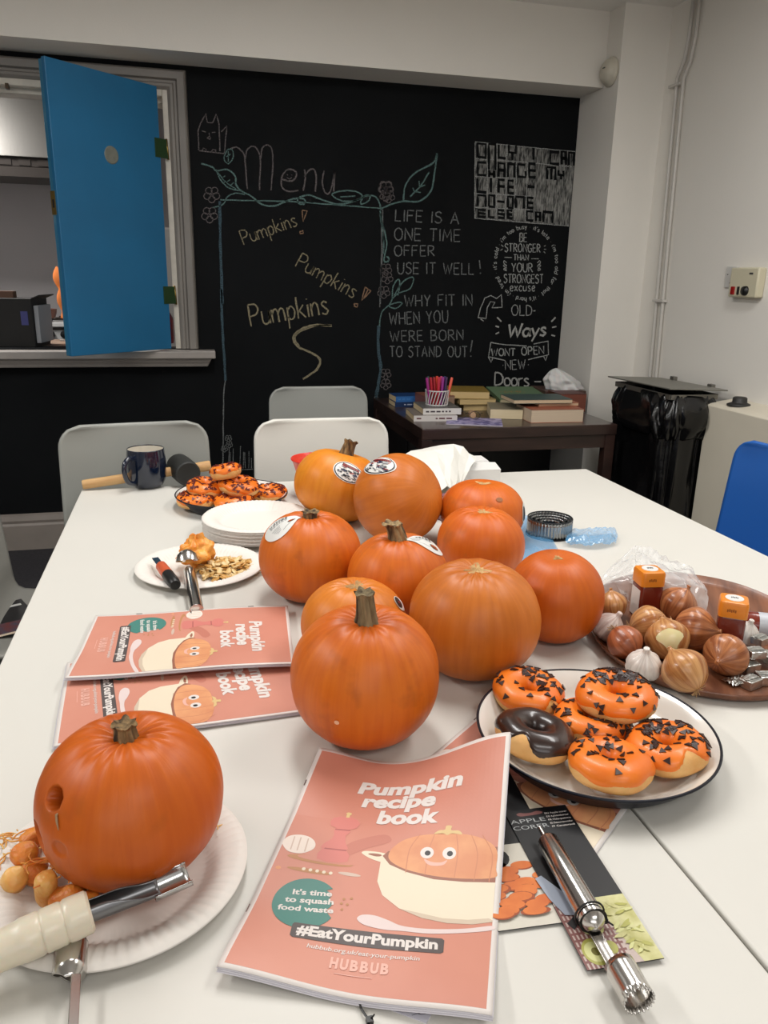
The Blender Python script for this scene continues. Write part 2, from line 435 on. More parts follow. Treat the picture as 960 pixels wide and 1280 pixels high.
strokes(V_, [c2([(186, 280), (200, 250), (222, 248), (226, 285), (206, 312), (188, 300), (186, 280)]), c2([(205, 255), (204, 305)]), c2([(195, 280), (215, 268)])], .0045, 'teal', smooth=True)
strokes(V_, [c4([(52, 280), (90, 262), (150, 246), (220, 245), (270, 200), (285, 120), (296, 40), (280, 80), (200, 125), (160, 180), (152, 246)]), c4([(180, 225), (225, 180), (262, 120)])], .0075, 'teal', smooth=True)
strokes(V_, [c4([(222, 182), (218, 158)]), c4([(222, 184), (245, 176)]), c4([(200, 206), (192, 188)]), c4([(205, 205), (225, 208)])], .0055, 'teal')
strokes(V_, [c4([(52, 285), (62, 340), (80, 420), (72, 470), (68, 500), (82, 505), (90, 492), (80, 482)]), c4([(52, 300), (58, 350), (66, 400), (66, 470)])], .007, 'teal', smooth=True)
strokes(V_, [c4([(48, 780), (60, 720), (90, 690), (104, 665), (130, 640), (180, 620), (194, 572), (150, 590), (112, 650)]), c4([(104, 665), (108, 610), (130, 580), (136, 600), (128, 650)]), c4([(90, 694), (120, 680), (146, 682), (120, 704), (90, 694)])], .006, 'teal', smooth=True)
strokes(V_, [c4([(46, 780), (44, 880), (54, 950), (46, 1020), (34, 1085)])], .016, 'blue', smooth=True)
strokes(V_, [c4([(28, 1088), (36, 1060), (42, 1088)]), [(470, 500), (470, 560)]], .0045, 'grey')
for cx, cy, r in ((128, 455, 36), (118, 548, 36), (932, 425, 34), (930, 460, 26), (932, 800, 26), (938, 840, 26), (922, 905, 28)):
    x, y = c2([(cx, cy)])[0]; flower('chalk_flowers', x, y, r / 3.692)
for cx, cy, r in ((78, 190, 28), (88, 225, 26), (76, 985, 22), (76, 1030, 22)):
    x, y = c4([(cx, cy)])[0]; flower('chalk_flowers', x, y, r / 3.43)
for cx, cy in ((168, 768), (172, 796), (150, 815)):
    x, y = c3([(cx, cy)])[0]; flower('chalk_flowers', x, y, 4, 'grey', w=.003)
for x in (168, 176, 190, 222, 238, 246, 262, 275):
    strokes('chalk_grass', [c3([(x, 905), (x + random.uniform(-4, 4), random.uniform(790, 870))])], .0032, 'grey')
strokes('chalk_grass', [c3([(225, 912), (280, 910)])], .0032, 'grey')
# Pumpkins! x3
B_ = 'chalk_pumpkins'
text_px(B_, 'Pumpkins', 305, 306, 372, 282, 18, .0052, 'cream', gap=.16)
strokes(B_, [c2([(545, 528), (568, 530), (550, 578), (545, 528)]), c2([(534, 626), (548, 622), (550, 634), (536, 636), (534, 626)])], .005, 'peach')
text_px(B_, 'Pumpkins', 369, 333, 441, 373, 19, .0055, 'cream', gap=.16)
strokes(B_, [c2([(836, 882), (862, 900), (820, 942), (836, 882)]), c2([(850, 890), (830, 930)]), c3([(748, 146), (766, 146), (762, 162), (750, 158), (748, 146)])], .006, 'peach')
text_px(B_, 'Pumpkins', 314, 408, 411, 392, 27, .0075, 'cream', gap=.16)
strokes(B_, [c3([(645, 248), (560, 246), (495, 270), (468, 305), (490, 345), (550, 372), (590, 405), (575, 450), (512, 494)])], .011, 'cream', smooth=True)
strokes(B_, [c3([(645, 244), (565, 250), (500, 275), (474, 305), (495, 342)])], .007, 'cream', smooth=True)
# quote one
Q_ = 'chalk_quote_life'
for s, x0, y0, x1, y1, h in (('LIFE IS A', 494, 276, 573, 280, 14), ('ONE TIME', 493, 300, 575, 302, 15), ('OFFER', 493, 320, 543, 320, 13),
                             ('USE IT WELL', 497, 342, 592, 343, 14), ('WHY FIT IN', 506, 383, 590, 382, 14), ('WHEN YOU', 487, 406, 560, 403, 15),
                             ('WERE BORN', 488, 427, 579, 425, 13), ('TO STAND OUT', 487, 446, 584, 446, 13)):
    text_px(Q_, s, x0, y0, x1, y1, h, .0056, 'grey', gap=.24)
strokes(Q_, [[(599, 325), (600, 336)], [(600, 341), (601, 342)], [(590, 425), (588, 440)], [(588, 445), (589, 446)]], .006, 'grey')
# block lettering panel
K_ = 'chalk_block_lettering'
mbp = MB()
q = [ay(*p, YW) for p in c5([(88, 112), (890, 190), (838, 785), (84, 722)])]
mbp.add([(p.x, YW - .0006, p.z) for p in q], [(0, 1, 2, 3)])
def scribmat():
    m = bpy.data.materials.new('chalk_scribble_panel'); m.use_nodes = True; N = m.node_tree.nodes; L = m.node_tree.links; bs = N['Principled BSDF']
    tc = N.new('ShaderNodeTexCoord'); mp = N.new('ShaderNodeMapping'); mp.inputs['Scale'].default_value = (1, 1, .22)
    n1 = N.new('ShaderNodeTexNoise'); n1.inputs['Scale'].default_value = 150; n1.inputs['Detail'].default_value = 4
    n3 = N.new('ShaderNodeTexNoise'); n3.inputs['Scale'].default_value = 9
    mx = N.new('ShaderNodeMath'); mx.operation = 'MULTIPLY_ADD'; mx.inputs[1].default_value = .35; 
    L.new(tc.outputs['Object'], mp.inputs[0]); L.new(mp.outputs[0], n1.inputs['Vector']); L.new(tc.outputs['Object'], n3.inputs['Vector'])
    L.new(n3.outputs['Fac'], mx.inputs[0]); L.new(n1.outputs['Fac'], mx.inputs[2])
    cr = N.new('ShaderNodeValToRGB'); L.new(mx.outputs[0], cr.inputs[0])
    cr.color_ramp.elements[0].position = .52; cr.color_ramp.elements[1].position = .86
    cr.color_ramp.elements[0].color = rgb(42, 43, 43); cr.color_ramp.elements[1].color = rgb(146, 146, 142)
    L.new(cr.outputs[0], bs.inputs['Base Color']); bs.inputs['Roughness'].default_value = .95
    return m
o = mbp.build('chalk_scribble_panel', scribmat(), wall_back)
strokes(K_, [c5([(88, 112), (890, 190)]), c5([(84, 722), (838, 785)]), c5([(88, 112), (84, 722)]), c5([(90, 245), (420, 268), (860, 310)]), c5([(190, 118), (182, 720)]), c5([(265, 122), (256, 725)]), c5([(345, 130), (330, 730)]), c5([(88, 522), (560, 548)]), c5([(88, 635), (560, 655)]), c5([(88, 388), (400, 402)]), c5([(420, 268), (405, 735)]), c5([(510, 280), (490, 745)])], .0035, 'white', layer=2)
BL = 12 / 6.4
def blk(ch, x0, y0, x1, y1, w=.0135):
    wd, st = FONT[ch]
    S = {'O': [[(0, 0), (0, 1), (1, 1), (1, 0), (0, 0)]], 'N': [[(0, 0), (0, 1), (1, 1), (1, 0)]], 'C': [[(1, 1), (0, .95), (0, 0), (1, 0)]],
         'A': [[(0, 0), (0, 1), (1, 1), (1, 0)], [(0, .5), (1, .5)]], 'M': [[(0, 0), (0, 1), (1, 1), (1, 0)], [(.5, 0), (.5, .9)]],
         'Y': [[(0, 1), (0, .5), (1, .5), (1, 1)], [(.5, .5), (.5, 0)]], 'S': [[(1, 1), (0, 1), (0, .5), (1, .5), (1, 0), (0, 0)]],
         'G': [[(1, 1), (0, 1), (0, 0), (1, 0), (1, .5)]], 'E': [[(1, 1), (0, 1), (0, 0), (1, 0)], [(0, .5), (1, .5)]],
         'F': [[(1, 1), (0, 1), (0, 0)], [(0, .5), (1, .5)]], 'H': [[(0, 0), (0, 1)], [(1, 0), (1, 1)], [(0, .5), (1, .5)]],
         'L': [[(0, 1), (0, 0), (1, 0)]], 'I': [[(.5, 0), (.5, 1)]], '-': [[(0, .5), (1, .5)]], 'B': [[(0, 0), (0, 1), (1, 1), (1, 0), (0, 0)], [(0, .5), (1, .5)]]}[ch]
    sl = (x1 - x0) * .08
    strokes(K_, [c5([(x0 + 8 + a * (x1 - x0 - 16), y1 - 8 - b_ * (y1 - y0 - 16) + a * sl) for a, b_ in ln]) for ln in S], w, 'black', layer=3, jit=.1)
for a in (('O', 100, 115, 180, 240), ('N', 190, 120, 258, 340), ('L', 268, 125, 340, 245), ('Y', 350, 128, 422, 262), ('I', 545, 150, 565, 262), ('C', 680, 178, 768, 292), ('A', 772, 180, 822, 300), ('N', 830, 188, 886, 305),
          ('C', 100, 262, 185, 382), ('H', 192, 330, 248, 402), ('A', 265, 272, 330, 398), ('N', 342, 278, 410, 400), ('G', 422, 282, 498, 396), ('E', 512, 276, 580, 400), ('M', 655, 305, 738, 418), ('Y', 748, 330, 802, 418),
          ('L', 98, 395, 185, 518), ('I', 205, 392, 222, 520), ('F', 268, 405, 332, 525), ('E', 345, 412, 405, 528), ('-', 498, 440, 572, 495),
          ('N', 100, 528, 180, 632), ('O', 190, 528, 248, 636), ('-', 256, 560, 332, 612), ('O', 342, 540, 396, 645), ('N', 406, 540, 485, 648), ('E', 500, 548, 562, 645),
          ('E', 104, 645, 180, 716), ('L', 190, 645, 250, 720), ('S', 262, 648, 328, 724), ('E', 342, 650, 394, 728), ('C', 494, 655, 560, 745), ('A', 566, 665, 616, 750), ('N', 626, 662, 714, 762)):
    blk(*a)
# quote two in the ring
R_ = 'chalk_quote_stronger'
def t6(s, x0, y0, x1, y1, h, w=.005, col='white', part=R_, **k):
    (a, b_), (c, d) = c6([(x0, y0), (x1, y1)]); text_px(part, s, a, b_, c, d, h / 5.565, w, col, **k)
t6('BE', 332, 178, 380, 180, 60); t6('STRONGER', 228, 248, 474, 252, 56); t6('THAN', 290, 308, 392, 308, 40); t6('YOUR', 275, 388, 420, 390, 60)
t6('STRONGEST', 222, 464, 494, 468, 60); t6('excuse', 264, 522, 438, 522, 60)
strokes(R_, [c6([(228, 288), (278, 288)]), c6([(412, 296), (464, 298)]), c6([(204, 200), (218, 212)]), c6([(196, 240), (214, 228)]), c6([(500, 212), (512, 206)]), c6([(500, 232), (514, 232)]), c6([(498, 248), (510, 258)])], .004, 'white')
for dx, s_ in ((240, 1), (455, -1)):
    for k in range(3):
        strokes(R_, [c6([(dx, 325 + k * 25), (dx - 14 * s_, 312 + k * 26), (dx - 20 * s_, 325 + k * 24), (dx + 2, 345 + k * 18)])], .0045, 'white', smooth=True)
ring = "i'm too busy * it's late * i'm too old for that * it's hard * i'm tired * it's cold * "
tot = sum(FONT[c][0] + .2 for c in ring); acc = 0
for c in ring:
    wd, st = FONT[c]
    def rp(a, b_):
        th = math.radians(-143) + 2 * PI * (acc + a) / tot
        rr = 1 + b_ * .125
        return (375 + 205 * rr * math.cos(th), 328 + 240 * rr * math.sin(th))
    if st: strokes(R_, [c6([rp(a, b_) for a, b_ in ln]) for ln in st], .004, 'white', jit=.1)
    acc += wd + .2
D_ = 'chalk_quote_doors'
t6('OLD', 275, 690, 416, 694, 72, .0045, part=D_); t6('Ways', 246, 845, 510, 830, 92, .011, 'bold', part=D_, gap=.1, lean=.2)
t6('WONT', 135, 972, 300, 972, 50, .006, part=D_); t6('OPEN', 346, 968, 500, 958, 54, .006, part=D_); t6('NEW', 232, 1070, 372, 1064, 66, .0045, part=D_)
t6('Doors', 158, 1178, 395, 1184, 90, .0085, 'bold', part=D_, gap=.1)
strokes(D_, [c6([(432, 1152), (480, 1152)]), c6([(175, 706), (205, 734)]), c6([(162, 766), (188, 774)]), c6([(164, 820), (188, 810)]), c6([(580, 704), (552, 734)]), c6([(586, 768), (556, 776)]), c6([(578, 834), (552, 828)])], .008, 'bold')
strokes(D_, [c6([(130, 880), (240, 896), (380, 905)]), c6([(430, 890), (528, 870), (532, 965), (390, 1000)]), c6([(130, 880), (114, 980), (228, 1005)]), c6([(114, 980), (132, 1018), (142, 990)]), c6([(500, 978), (512, 1005), (522, 970)]), c6([(212, 1038), (216, 1040)]), c6([(390, 1034), (394, 1036)]), c6([(426, 660), (440, 660)])], .005, 'white')
strokes(D_, [c6([(42, 708), (60, 640), (90, 570), (130, 552), (172, 574), (204, 548), (208, 634), (138, 640), (158, 600), (128, 596), (104, 640), (98, 712), (42, 708)]), c6([(60, 716), (80, 730)])], .005, 'white')
names = {'chalk_cat': 'chalk drawing of a seated cat', 'chalk_title': 'chalk word Menu', 'chalk_vine': 'chalk vine border with leaves', 'chalk_flowers': 'small pink chalk flowers', 'chalk_grass': 'small chalk grass and flowers',
         'chalk_pumpkins': 'chalk word Pumpkins written three times with a long squiggle', 'chalk_quote_life': 'chalk quotes LIFE IS A ONE TIME OFFER and WHY FIT IN',
         'chalk_block_lettering': 'block lettering ONLY I CAN CHANGE MY LIFE', 'chalk_quote_stronger': 'chalk quote BE STRONGER THAN YOUR STRONGEST excuse in a ring', 'chalk_quote_doors': 'chalk quote OLD Ways WONT OPEN NEW Doors'}
merged = {}
for (part, col), m_ in BOARDMB.items():
    merged.setdefault(part, []).append((col, m_))
for part, lst in merged.items():
    big = MB(); mats_ = []
    for i, (col, m_) in enumerate(lst):
        mats_.append(CH[col]); big.add(m_.v, m_.f, i)
    o = big.build(part, mats_, wall_back, fixn=False); o['label'] = names[part]
# wiped chalk smear behind the title
def smear(x0, y0, x1, y1):
    m = bpy.data.materials.get('chalk_smear')
    if not m:
        m = bpy.data.materials.new('chalk_smear'); m.use_nodes = True; N = m.node_tree.nodes; L = m.node_tree.links; bs = N['Principled BSDF']
        bs.inputs['Base Color'].default_value = rgb(120, 122, 122); bs.inputs['Roughness'].default_value = .95
        tc = N.new('ShaderNodeTexCoord'); n1 = N.new('ShaderNodeTexNoise'); n1.inputs['Scale'].default_value = 9; n1.inputs['Detail'].default_value = 5
        mp = N.new('ShaderNodeMapping'); mp.inputs['Scale'].default_value = (1.6, 1, .8); L.new(tc.outputs['Object'], mp.inputs[0]); L.new(mp.outputs[0], n1.inputs['Vector'])
        gr = N.new('ShaderNodeTexGradient'); gr.gradient_type = 'QUADRATIC_SPHERE'; m2 = N.new('ShaderNodeMapping'); m2.vector_type = 'POINT'
        m2.inputs['Location'].default_value = (-1, -1, -1); m2.inputs['Scale'].default_value = (2, 2, 2)
        L.new(tc.outputs['Generated'], m2.inputs[0]); L.new(m2.outputs[0], gr.inputs[0])
        mu = N.new('ShaderNodeMath'); mu.operation = 'MULTIPLY'; L.new(n1.outputs['Fac'], mu.inputs[0]); L.new(gr.outputs['Fac'], mu.inputs[1])
        m3 = N.new('ShaderNodeMath'); m3.operation = 'MULTIPLY'; L.new(mu.outputs[0], m3.inputs[0]); m3.inputs[1].default_value = .3
        L.new(m3.outputs[0], bs.inputs['Alpha'])
    a = ay(x0, y0, YW); c = ay(x1, y1, YW)
    k = MB(); k.box(((a.x + c.x) / 2, YW - .0003, (a.z + c.z) / 2), (c.x - a.x, .0004, a.z - c.z)); k.build('chalk_smear', m, wall_back)
smear(270, 150, 500, 265); smear(600, 380, 700, 405); smear(430, 170, 560, 270)

# ------------------------------------------------------------------ fixtures on walls
# smoke detector on the side of the pier
plast = mat('ivory_plastic', (206, 200, 184), .4)
sd = thing('smoke_detector', 'round ivory smoke detector beside the end of the white beam', 'smoke detector', (XP, 3.487, 2.15))
b = MB(); R90 = Matrix.Rotation(-PI / 2, 4, 'Y')
b.lathe([(0.0001, 0), (.058, 0), (.06, .008), (.056, .016), (.05, .018), (.046, .03), (.034, .04), (.0001, .043)], 32, M=R90)
b.build('cover', plast, sd, smooth=True)
MB().box((-.042, -.005, .012), (.006, .018, .004)).build('indicator', mat('dark_grey_plastic', (60, 60, 60), .5), sd)
# surface pipes on the right wall
pipe_m = mat('white_pipe_paint', (200, 196, 189), .35)
def pipe(off, label):
    pts = []
    for px, py in ((868, -6), (862, 45), (856, 75), (847, 98), (844, 130), (828, 300), (812, 476)):
        p = ax(px + off, py, XR - .012); pts.append((XR - .014, p.y, p.z))
    pts.append((XR - .014, pts[-1][1], .3))
    o = MB().tube(pts, .008, 8).build('wall_pipe', pipe_m, smooth=True)
    tag(o, label, 'pipe', 'pair of pipes down the right wall')
pipe(0, 'thin white pipe on the right wall, the one nearer the corner'); pipe(8, 'thin white pipe on the right wall, the one nearer the switch')
for px, py in ((847, 107), (826, 376)):
    p = ax(px + 2, py, XR); o = MB().box((XR - .014, p.y, p.z), (.026, .085, .012)).build('pipe_bracket', pipe_m, bevel=.002)
    tag(o, 'white pipe bracket just below the kink near the ceiling' if py < 200 else 'white pipe bracket halfway down the right wall', 'bracket')
# heating control on the wall
p0 = ax(905, 335, XR); p1 = ax(957, 372, XR)
hc = thing('wall_controller', 'cream wall controller box with red switch and black knob', 'controller', (XR, 2.68, 1.27))
cream = mat('cream_plastic', (205, 198, 172), .4); 
MB().bx(-.035, 0, -.09, .07, -.055, .055).build('case', cream, hc, bevel=.006, auto=True)
MB().bx(-.008, 0, .07, .135, -.02, .06).build('side_plate', mat('white_plastic', (205, 203, 198), .4), hc, bevel=.002)
MB().bx(-.041, -.034, .03, .05, -.045, -.015).build('switch', mat('red_plastic', (150, 20, 18), .35), hc, bevel=.002)
MB().bx(-.041, -.034, .004, .012, -.045, -.015).build('slider', mat('black_plastic', (14, 14, 14), .4), hc, bevel=.001)
MB().lathe([(0.0001, .014), (.016, .012), (.018, 0)], 20, M=Matrix.Translation((-.034, -.032, -.03)) @ R90).build('knob', mat('black_plastic', (14, 14, 14), .4), hc, smooth=True)
MB().bx(-.036, -.0345, -.06, -.04, .03, .036).build('mark', mat('dark_grey_plastic', (60, 60, 60)), hc)
for y_, z_ in ((.12, .03), (.1, -.002)): MB().box((-.009, y_, z_), (.002, .004, .004)).build('screw', mat('dark_grey_plastic', (60, 60, 60)), hc)
# boxed-in ledge along right wall
b = MB(); xl = 1.985
prof = [(xl, 0), (xl, .805), (xl + .02, .815), (XR, .83), (XR, 0)]
n = 5; y0, y1 = -1.0, 2.66
b.add([(p[0], y0, p[1]) for p in prof] + [(p[0], y1, p[1]) for p in prof], [(i, (i + 1) % n, n + (i + 1) % n, n + i) for i in range(n)] + [tuple(range(n)), tuple(range(n, 2 * n))])
struct(b.build('trim_4', mat('boxing_paint', (216, 208, 190), .5, var=.03, scale=3), bevel=.003))
p = az(918, 506, .825); pk = thing('door_stop', 'dark round puck with a raised middle on the white ledge behind the bin', 'door stop', (2.045, 2.55, .817))
blk_m = mat('black_rubber', (40, 39, 37), .55)
MB().lathe([(.0001, 0), (.045, 0), (.045, .006), (.03, .012), (.027, .014), (.026, .03), (.022, .034), (.0001, .034)], 28).build('body', blk_m, pk, smooth=True)

# ------------------------------------------------------------------ blue hatch door
blue = mat('blue_gloss_paint', (24, 102, 146), .42, var=.07, scale=3, bump=.1, bscale=14)
blue_edge = mat('worn_blue_paint', (44, 112, 146), .4, col2=(110, 152, 170), scale=30, lo=.55, hi=.75, stretch=(1, 1, .2))
hx, hy = -.078, YW - .04
fx, fy = -.458, 3.372
dv = Vector((fx - hx, fy - hy, 0)); DW = dv.length; ang = math.atan2(dv.y, dv.x)
dr = thing('hatch_door', 'bright blue wooden hatch door standing open above the sill', 'door', (hx, hy, OZ0), ang)
H = 1.072
# local: x along the leaf from hinge to free edge, y thickness. visible face is local +y or -y side
MB().bx(0, DW, 0, .02, .004, H).build('door_leaf', blue, dr, bevel=.002)
MB().bx(.0, DW - .004, -.022, -.001, .004, H - .004).build('backing_board', blue_edge, dr, bevel=.002)
brass = mat('brass', (150, 125, 70), .35, .9); green = mat('dark_green_hinge', (38, 66, 34), .45, .3)
cyl = MB(); cyl.lathe([(.0001, .003), (.031, .003), (.034, 0), (.034, -.002)], 36, M=Matrix.Translation((DW * .49, .02, H * .725)) @ Matrix.Rotation(-PI / 2, 4, 'X'))
cyl.build('disc', mat('grey_disc', (118, 120, 110), .5, var=.1, scale=60), dr, smooth='a')
MB().bx(DW, DW + .0015, -.018, .008, .535, .62).build('latch_plate', brass, dr)
MB().bx(DW + .001, DW + .0022, -.009, .001, .56, .59).build('latch_hole', mat('black_plastic', (14, 14, 14), .4), dr)
for z in (.80, .20):
    hg = MB().bx(-.040, .03, .0202, .0235, z, z + .075).build('hinge', green, dr, bevel=.001)
    MB().tube([(-.042, .02, z - .003), (-.036, .02, z + .078)], .005, 10).build('hinge_pin', brass, hg, smooth=True)

# ------------------------------------------------------------------ kitchen seen through the hatch
steel = mat('brushed_steel', (128, 126, 122), .36, 1, bump=.05, bscale=200, stretch=(1, 1, .05))
hood = thing('cooker_hood', 'stainless steel extractor hood in the kitchen seen through the hatch', 'extractor hood', (-1.05, 5.02, 1.85))
b = MB(); b.add([(-.6, -.1, 0), (.62, -.1, 0), (.62, .4, 0), (-.6, .4, 0), (-.6, .02, .5), (.62, .02, .5), (.62, .4, .5), (-.6, .4, .5)], [(0, 1, 5, 4), (1, 2, 6, 5), (2, 3, 7, 6), (3, 0, 4, 7), (4, 5, 6, 7), (0, 3, 2, 1)])
b.build('canopy', steel, hood, bevel=.004)
dk = mat('greasy_dark_filter', (48, 42, 38), .5, .4)
MB().bx(-.58, .6, -.08, .38, -.045, -.001).build('filter_housing', dk, hood)
for k in range(12): MB().bx(-.56 + k * .097, -.50 + k * .097, -.084, -.078, -.04, -.008).build('baffle', dk, hood)
hl = MB().bx(-.5, .5, -.1, .3, -.1, -.05).build('lower_rail', dk, hood)
# worktop the box sits on
kt = thing('kitchen_counter', 'kitchen counter with pale wooden top behind the hatch sill', 'counter', (-1.3, 4.0, 0))
MB().bx(-.7, .9, -.03, .36, .885, .925).build('countertop', top_wood, kt, bevel=.003)
MB().bx(-.68, .88, -.02, .34, 0, .884).build('carcass', mat('kitchen_unit_white', (178, 174, 168), .5), kt)
ck = thing('gas_cooker', 'white gas cooker with black knobs seen beyond the black box', 'cooker', (-.95, 4.72, 0))
enam = mat('white_enamel', (205, 204, 202), .25)
MB().bx(-.5, .6, 0, .6, 0, .985).build('cooker_body', enam, ck, bevel=.01, auto=True)
MB().bx(-.5, .6, -.012, .0, .965, .99).build('front_rail', enam, ck, bevel=.003)
MB().bx(-.5, .6, -.003, .0, .948, .962).build('vent_slot', dk, ck)
for x in (-.1, .02, .225, .297, .37):
    kk = MB().lathe([(.0001, .02), (.02, .018), (.022, 0)], 18, M=Matrix.Translation((x, -.001, .925)) @ Matrix.Rotation(PI / 2, 4, 'X')).build('knob', mat('black_plastic', (14, 14, 14), .4), ck, smooth='a')
    MB().bx(x - .004, x + .004, -.003, 0, .955, .965).build('knob_mark', mat('black_plastic', (14, 14, 14), .4), kk)
b = MB()
for x in (.1, .3, .5):
    for y in (.1, .25, .4): b.tube([(x - .08, y, 1.0), (x + .08, y, 1.0)], .006, 6)
    b.tube([(x, .05, 1.0), (x, .45, 1.0)], .006, 6)
    b.tube([(x - .08, .1, .985), (x - .08, .1, 1.0)], .006, 6); b.tube([(x + .08, .4, .985), (x + .08, .4, 1.0)], .006, 6)
b.build('pan_support', dk, ck)
# black carton with flaps on the hatch worktop
bb = thing('black_box', 'black cardboard box with flaps beside the blue door in the hatch', 'box', (-.86, 4.0, .925), -.12)
bm_ = mat('black_card', (18, 16, 14), .7, var=.1, scale=12)
b = MB(); b.bx(-.24, .215, -.12, .12, 0, .215); b.build('carton', bm_, bb, bevel=.003)
b = MB(); b.add([(.215, -.12, .215), (.25, -.12, .23), (.25, .12, .23), (.215, .12, .215)], [(0, 1, 2, 3)]); b.build('flap', bm_, bb, solid=.004); b = MB(); b.add([(-.24, -.12, .215), (-.24, .12, .215), (-.2, .1, .24), (-.2, -.1, .24)], [(0, 1, 2, 3)])
b.build('flap', bm_, bb, solid=.004)
MB().bx(.216, .236, -.1, .1, .02, .185).build('side_panel', mat('grey_card', (160, 160, 162), .6), bb, bevel=.002)
MB().bx(.05, .12, -.05, .0, .215, .245).build('tab', mat('brown_card', (96, 66, 50), .7), bb, bevel=.002)
MB().bx(.165, .195, -.1215, -.12, .1, .16).build('label_patch', mat('violet_print', (60, 62, 120), .6), bb)
# orange cloth hanging, odds and ends on the cooker
oc = MB()
def fo(u, v):
    r = .035 * (1 + .7 * abs(math.sin(2.3 * v * PI))) * (1 - .35 * v)
    return Vector((math.cos(u * 2 * PI) * r, math.sin(u * 2 * PI) * r * .4, -v * .27 + .006 * math.sin(u * 14)))
oc.grid(fo, 20, 14, cu=True)
tag(oc.build('oven_cloth', mat('orange_cloth', (190, 104, 40), .8, var=.2, scale=14), loc=(-.628, 4.70, 1.28), smooth=True), 'orange cloth hanging in the kitchen at the edge of the blue door', 'cloth')
pb = MB(); pb.lathe([(.0001, 0), (.05, 0), (.06, .03), (.062, .05), (.056, .05), (.05, .02), (.0001, .01)], 20)
tag(pb.build('small_pan', mat('copper_pan', (120, 84, 72), .4, .5), loc=(-.76, 4.84, 1.007), smooth='a'), 'small dull copper pan on the cooker beside the black box', 'pan')
rb = MB(); rb.lathe([(.0001, 0), (.03, 0), (.034, .02), (.034, .12), (.02, .15), (.0001, .155)], 18)
tag(rb.build('red_jar', mat('red_foil_jar', (150, 22, 34), .35, var=.4, scale=60), loc=(-.09, 4.13, .925), smooth='a'), 'red patterned jar in the gap by the lower hinge', 'jar')
gb = MB(); gb.bx(-.05, .05, -.2, .2, 0, 1.52)
tag(gb.build('tall_fridge', mat('fridge_grey', (140, 136, 132), .4), loc=(-.06, 5.2, 0), bevel=.01), 'tall grey cabinet in the kitchen glimpsed beside the hinges', 'cabinet')
wg = MB(); wg.bx(-.02, .02, -.004, .004, 0, .006)
tag(wg.build('marker_pen', mat('white_plastic', (205, 203, 198), .4), loc=(az(80, 425, .93).x, az(80, 425, .93).y, .925)), 'tiny white and blue strip on the hatch worktop by the door edge', 'strip')

# ------------------------------------------------------------------ tables
tab_m = mat('white_laminate', (211, 208, 200), .45, var=.012, scale=2.5)
edge_m = mat('grey_edge_band', (196, 190, 180), .5)
leg_m = mat('white_metal_leg', (190, 190, 188), .4, .2)
def table(x0, x1, y0, y1, label, cat='table'):
    cx, cy = (x0 + x1) / 2, (y0 + y1) / 2
    t = thing('table', label, cat, (cx, cy, 0), 0, 'white tables pushed together')
    a, c = (x1 - x0) / 2, (y1 - y0) / 2
    MB().bx(-a, a, -c, c, T - .0235, T).build('tabletop', tab_m, t, bevel=.0022, seg=3, auto=True)
    for sx in (-1, 1):
        for sy in (-1, 1): MB().tube([(sx * (a - .06), sy * (c - .06), 0), (sx * (a - .06), sy * (c - .06), T - .024)], .02, 12).build('leg', leg_m, t, smooth='a')
        MB().bx(sx * (a - .06) - .012, sx * (a - .06) + .012, -c + .07, c - .07, T - .06, T - .024).build('rail', leg_m, t)
    return t
XS = .4245
table(-.272, XS - .0018, .22, 2.003, 'white laminate table on the left, holding the booklets and carved pumpkin')
table(XS + .0018, 1.118, .22, 2.003, 'white laminate table on the right, holding the onion tray')

# ------------------------------------------------------------------ chairs
def chair(x, y, rz, col, label, h=.875, W=.19, lean=0):
    t = thing('shell_chair', label, 'chair', (x, y, 0), rz, 'shell chairs round the tables')
    m = mat('chair_plastic_%d' % col[0], col, .42, bump=.03, bscale=400)
    P = catmull([(-.25, .0, .425), (-.235, 0, .44), (-.1, 0, .442), (.05, 0, .436), (.13, 0, .445), (.165, 0, .49), (.178, 0, .6), (.19, 0, .75), (.2, 0, h)], 6)
    Ls = [0]
    for i in range(1, len(P)): Ls.append(Ls[-1] + (P[i] - P[i - 1]).length)
    tot = Ls[-1]
    def pf(s):
        for i in range(1, len(P)):
            if Ls[i] >= s - 1e-9: return P[i - 1].lerp(P[i], (s - Ls[i - 1]) / (Ls[i] - Ls[i - 1]))
        return P[-1]
    nv = 44
    # sample denser near both rounded ends
    ss = []
    for j in range(nv + 1):
        v = j / nv; ss.append(tot * (.5 - .5 * math.cos(PI * v)) * .55 + tot * v * .45)
    def fn(u, v):
        s = ss[int(round(v * nv))]; q = pf(s); r = .055
        d = min(s, tot - s); hw = W if d >= r else W - r + math.sqrt(max(0, r * r - (r - d) ** 2))
        hw *= 1 + .03 * math.sin(s / tot * PI)
        k = 2 * u - 1; k = math.sin(k * PI / 2) * .6 + k * .4
        back = sm(.42, .6, s / tot)
        return Vector((k * hw, q.x - back * .022 * k * k, q.z + (1 - back) * .012 * k * k - back * 0))
    mb = MB(); mb.grid(fn, 20, nv)
    mb.build('seat_shell', m, t, smooth=True, solid=.009)
    lm = mat('chair_leg_metal', (150, 150, 148), .35, .7)
    for sx in (-1, 1):
        for yy, y2 in ((-.16, -.2), (.12, .2)):
            MB().tube([(sx * .13, yy, .43), (sx * .185, y2, .0)], [.012, .009], 10).build('leg', lm, t, smooth='a')
    MB().bx(-.13, .13, -.165, -.145, .418, .43).build('seat_rail', lm, t); MB().bx(-.13, .13, .105, .125, .418, .428).build('seat_rail', lm, t)
    return t
white_c = (214, 212, 204); grey_c = (150, 151, 145)
chair(.36, 1.96, 0, white_c, 'white shell chair pushed in behind the red bowl')
chair(-.122, 1.955, math.radians(7), grey_c, 'grey shell chair behind the blue mug and mallet')
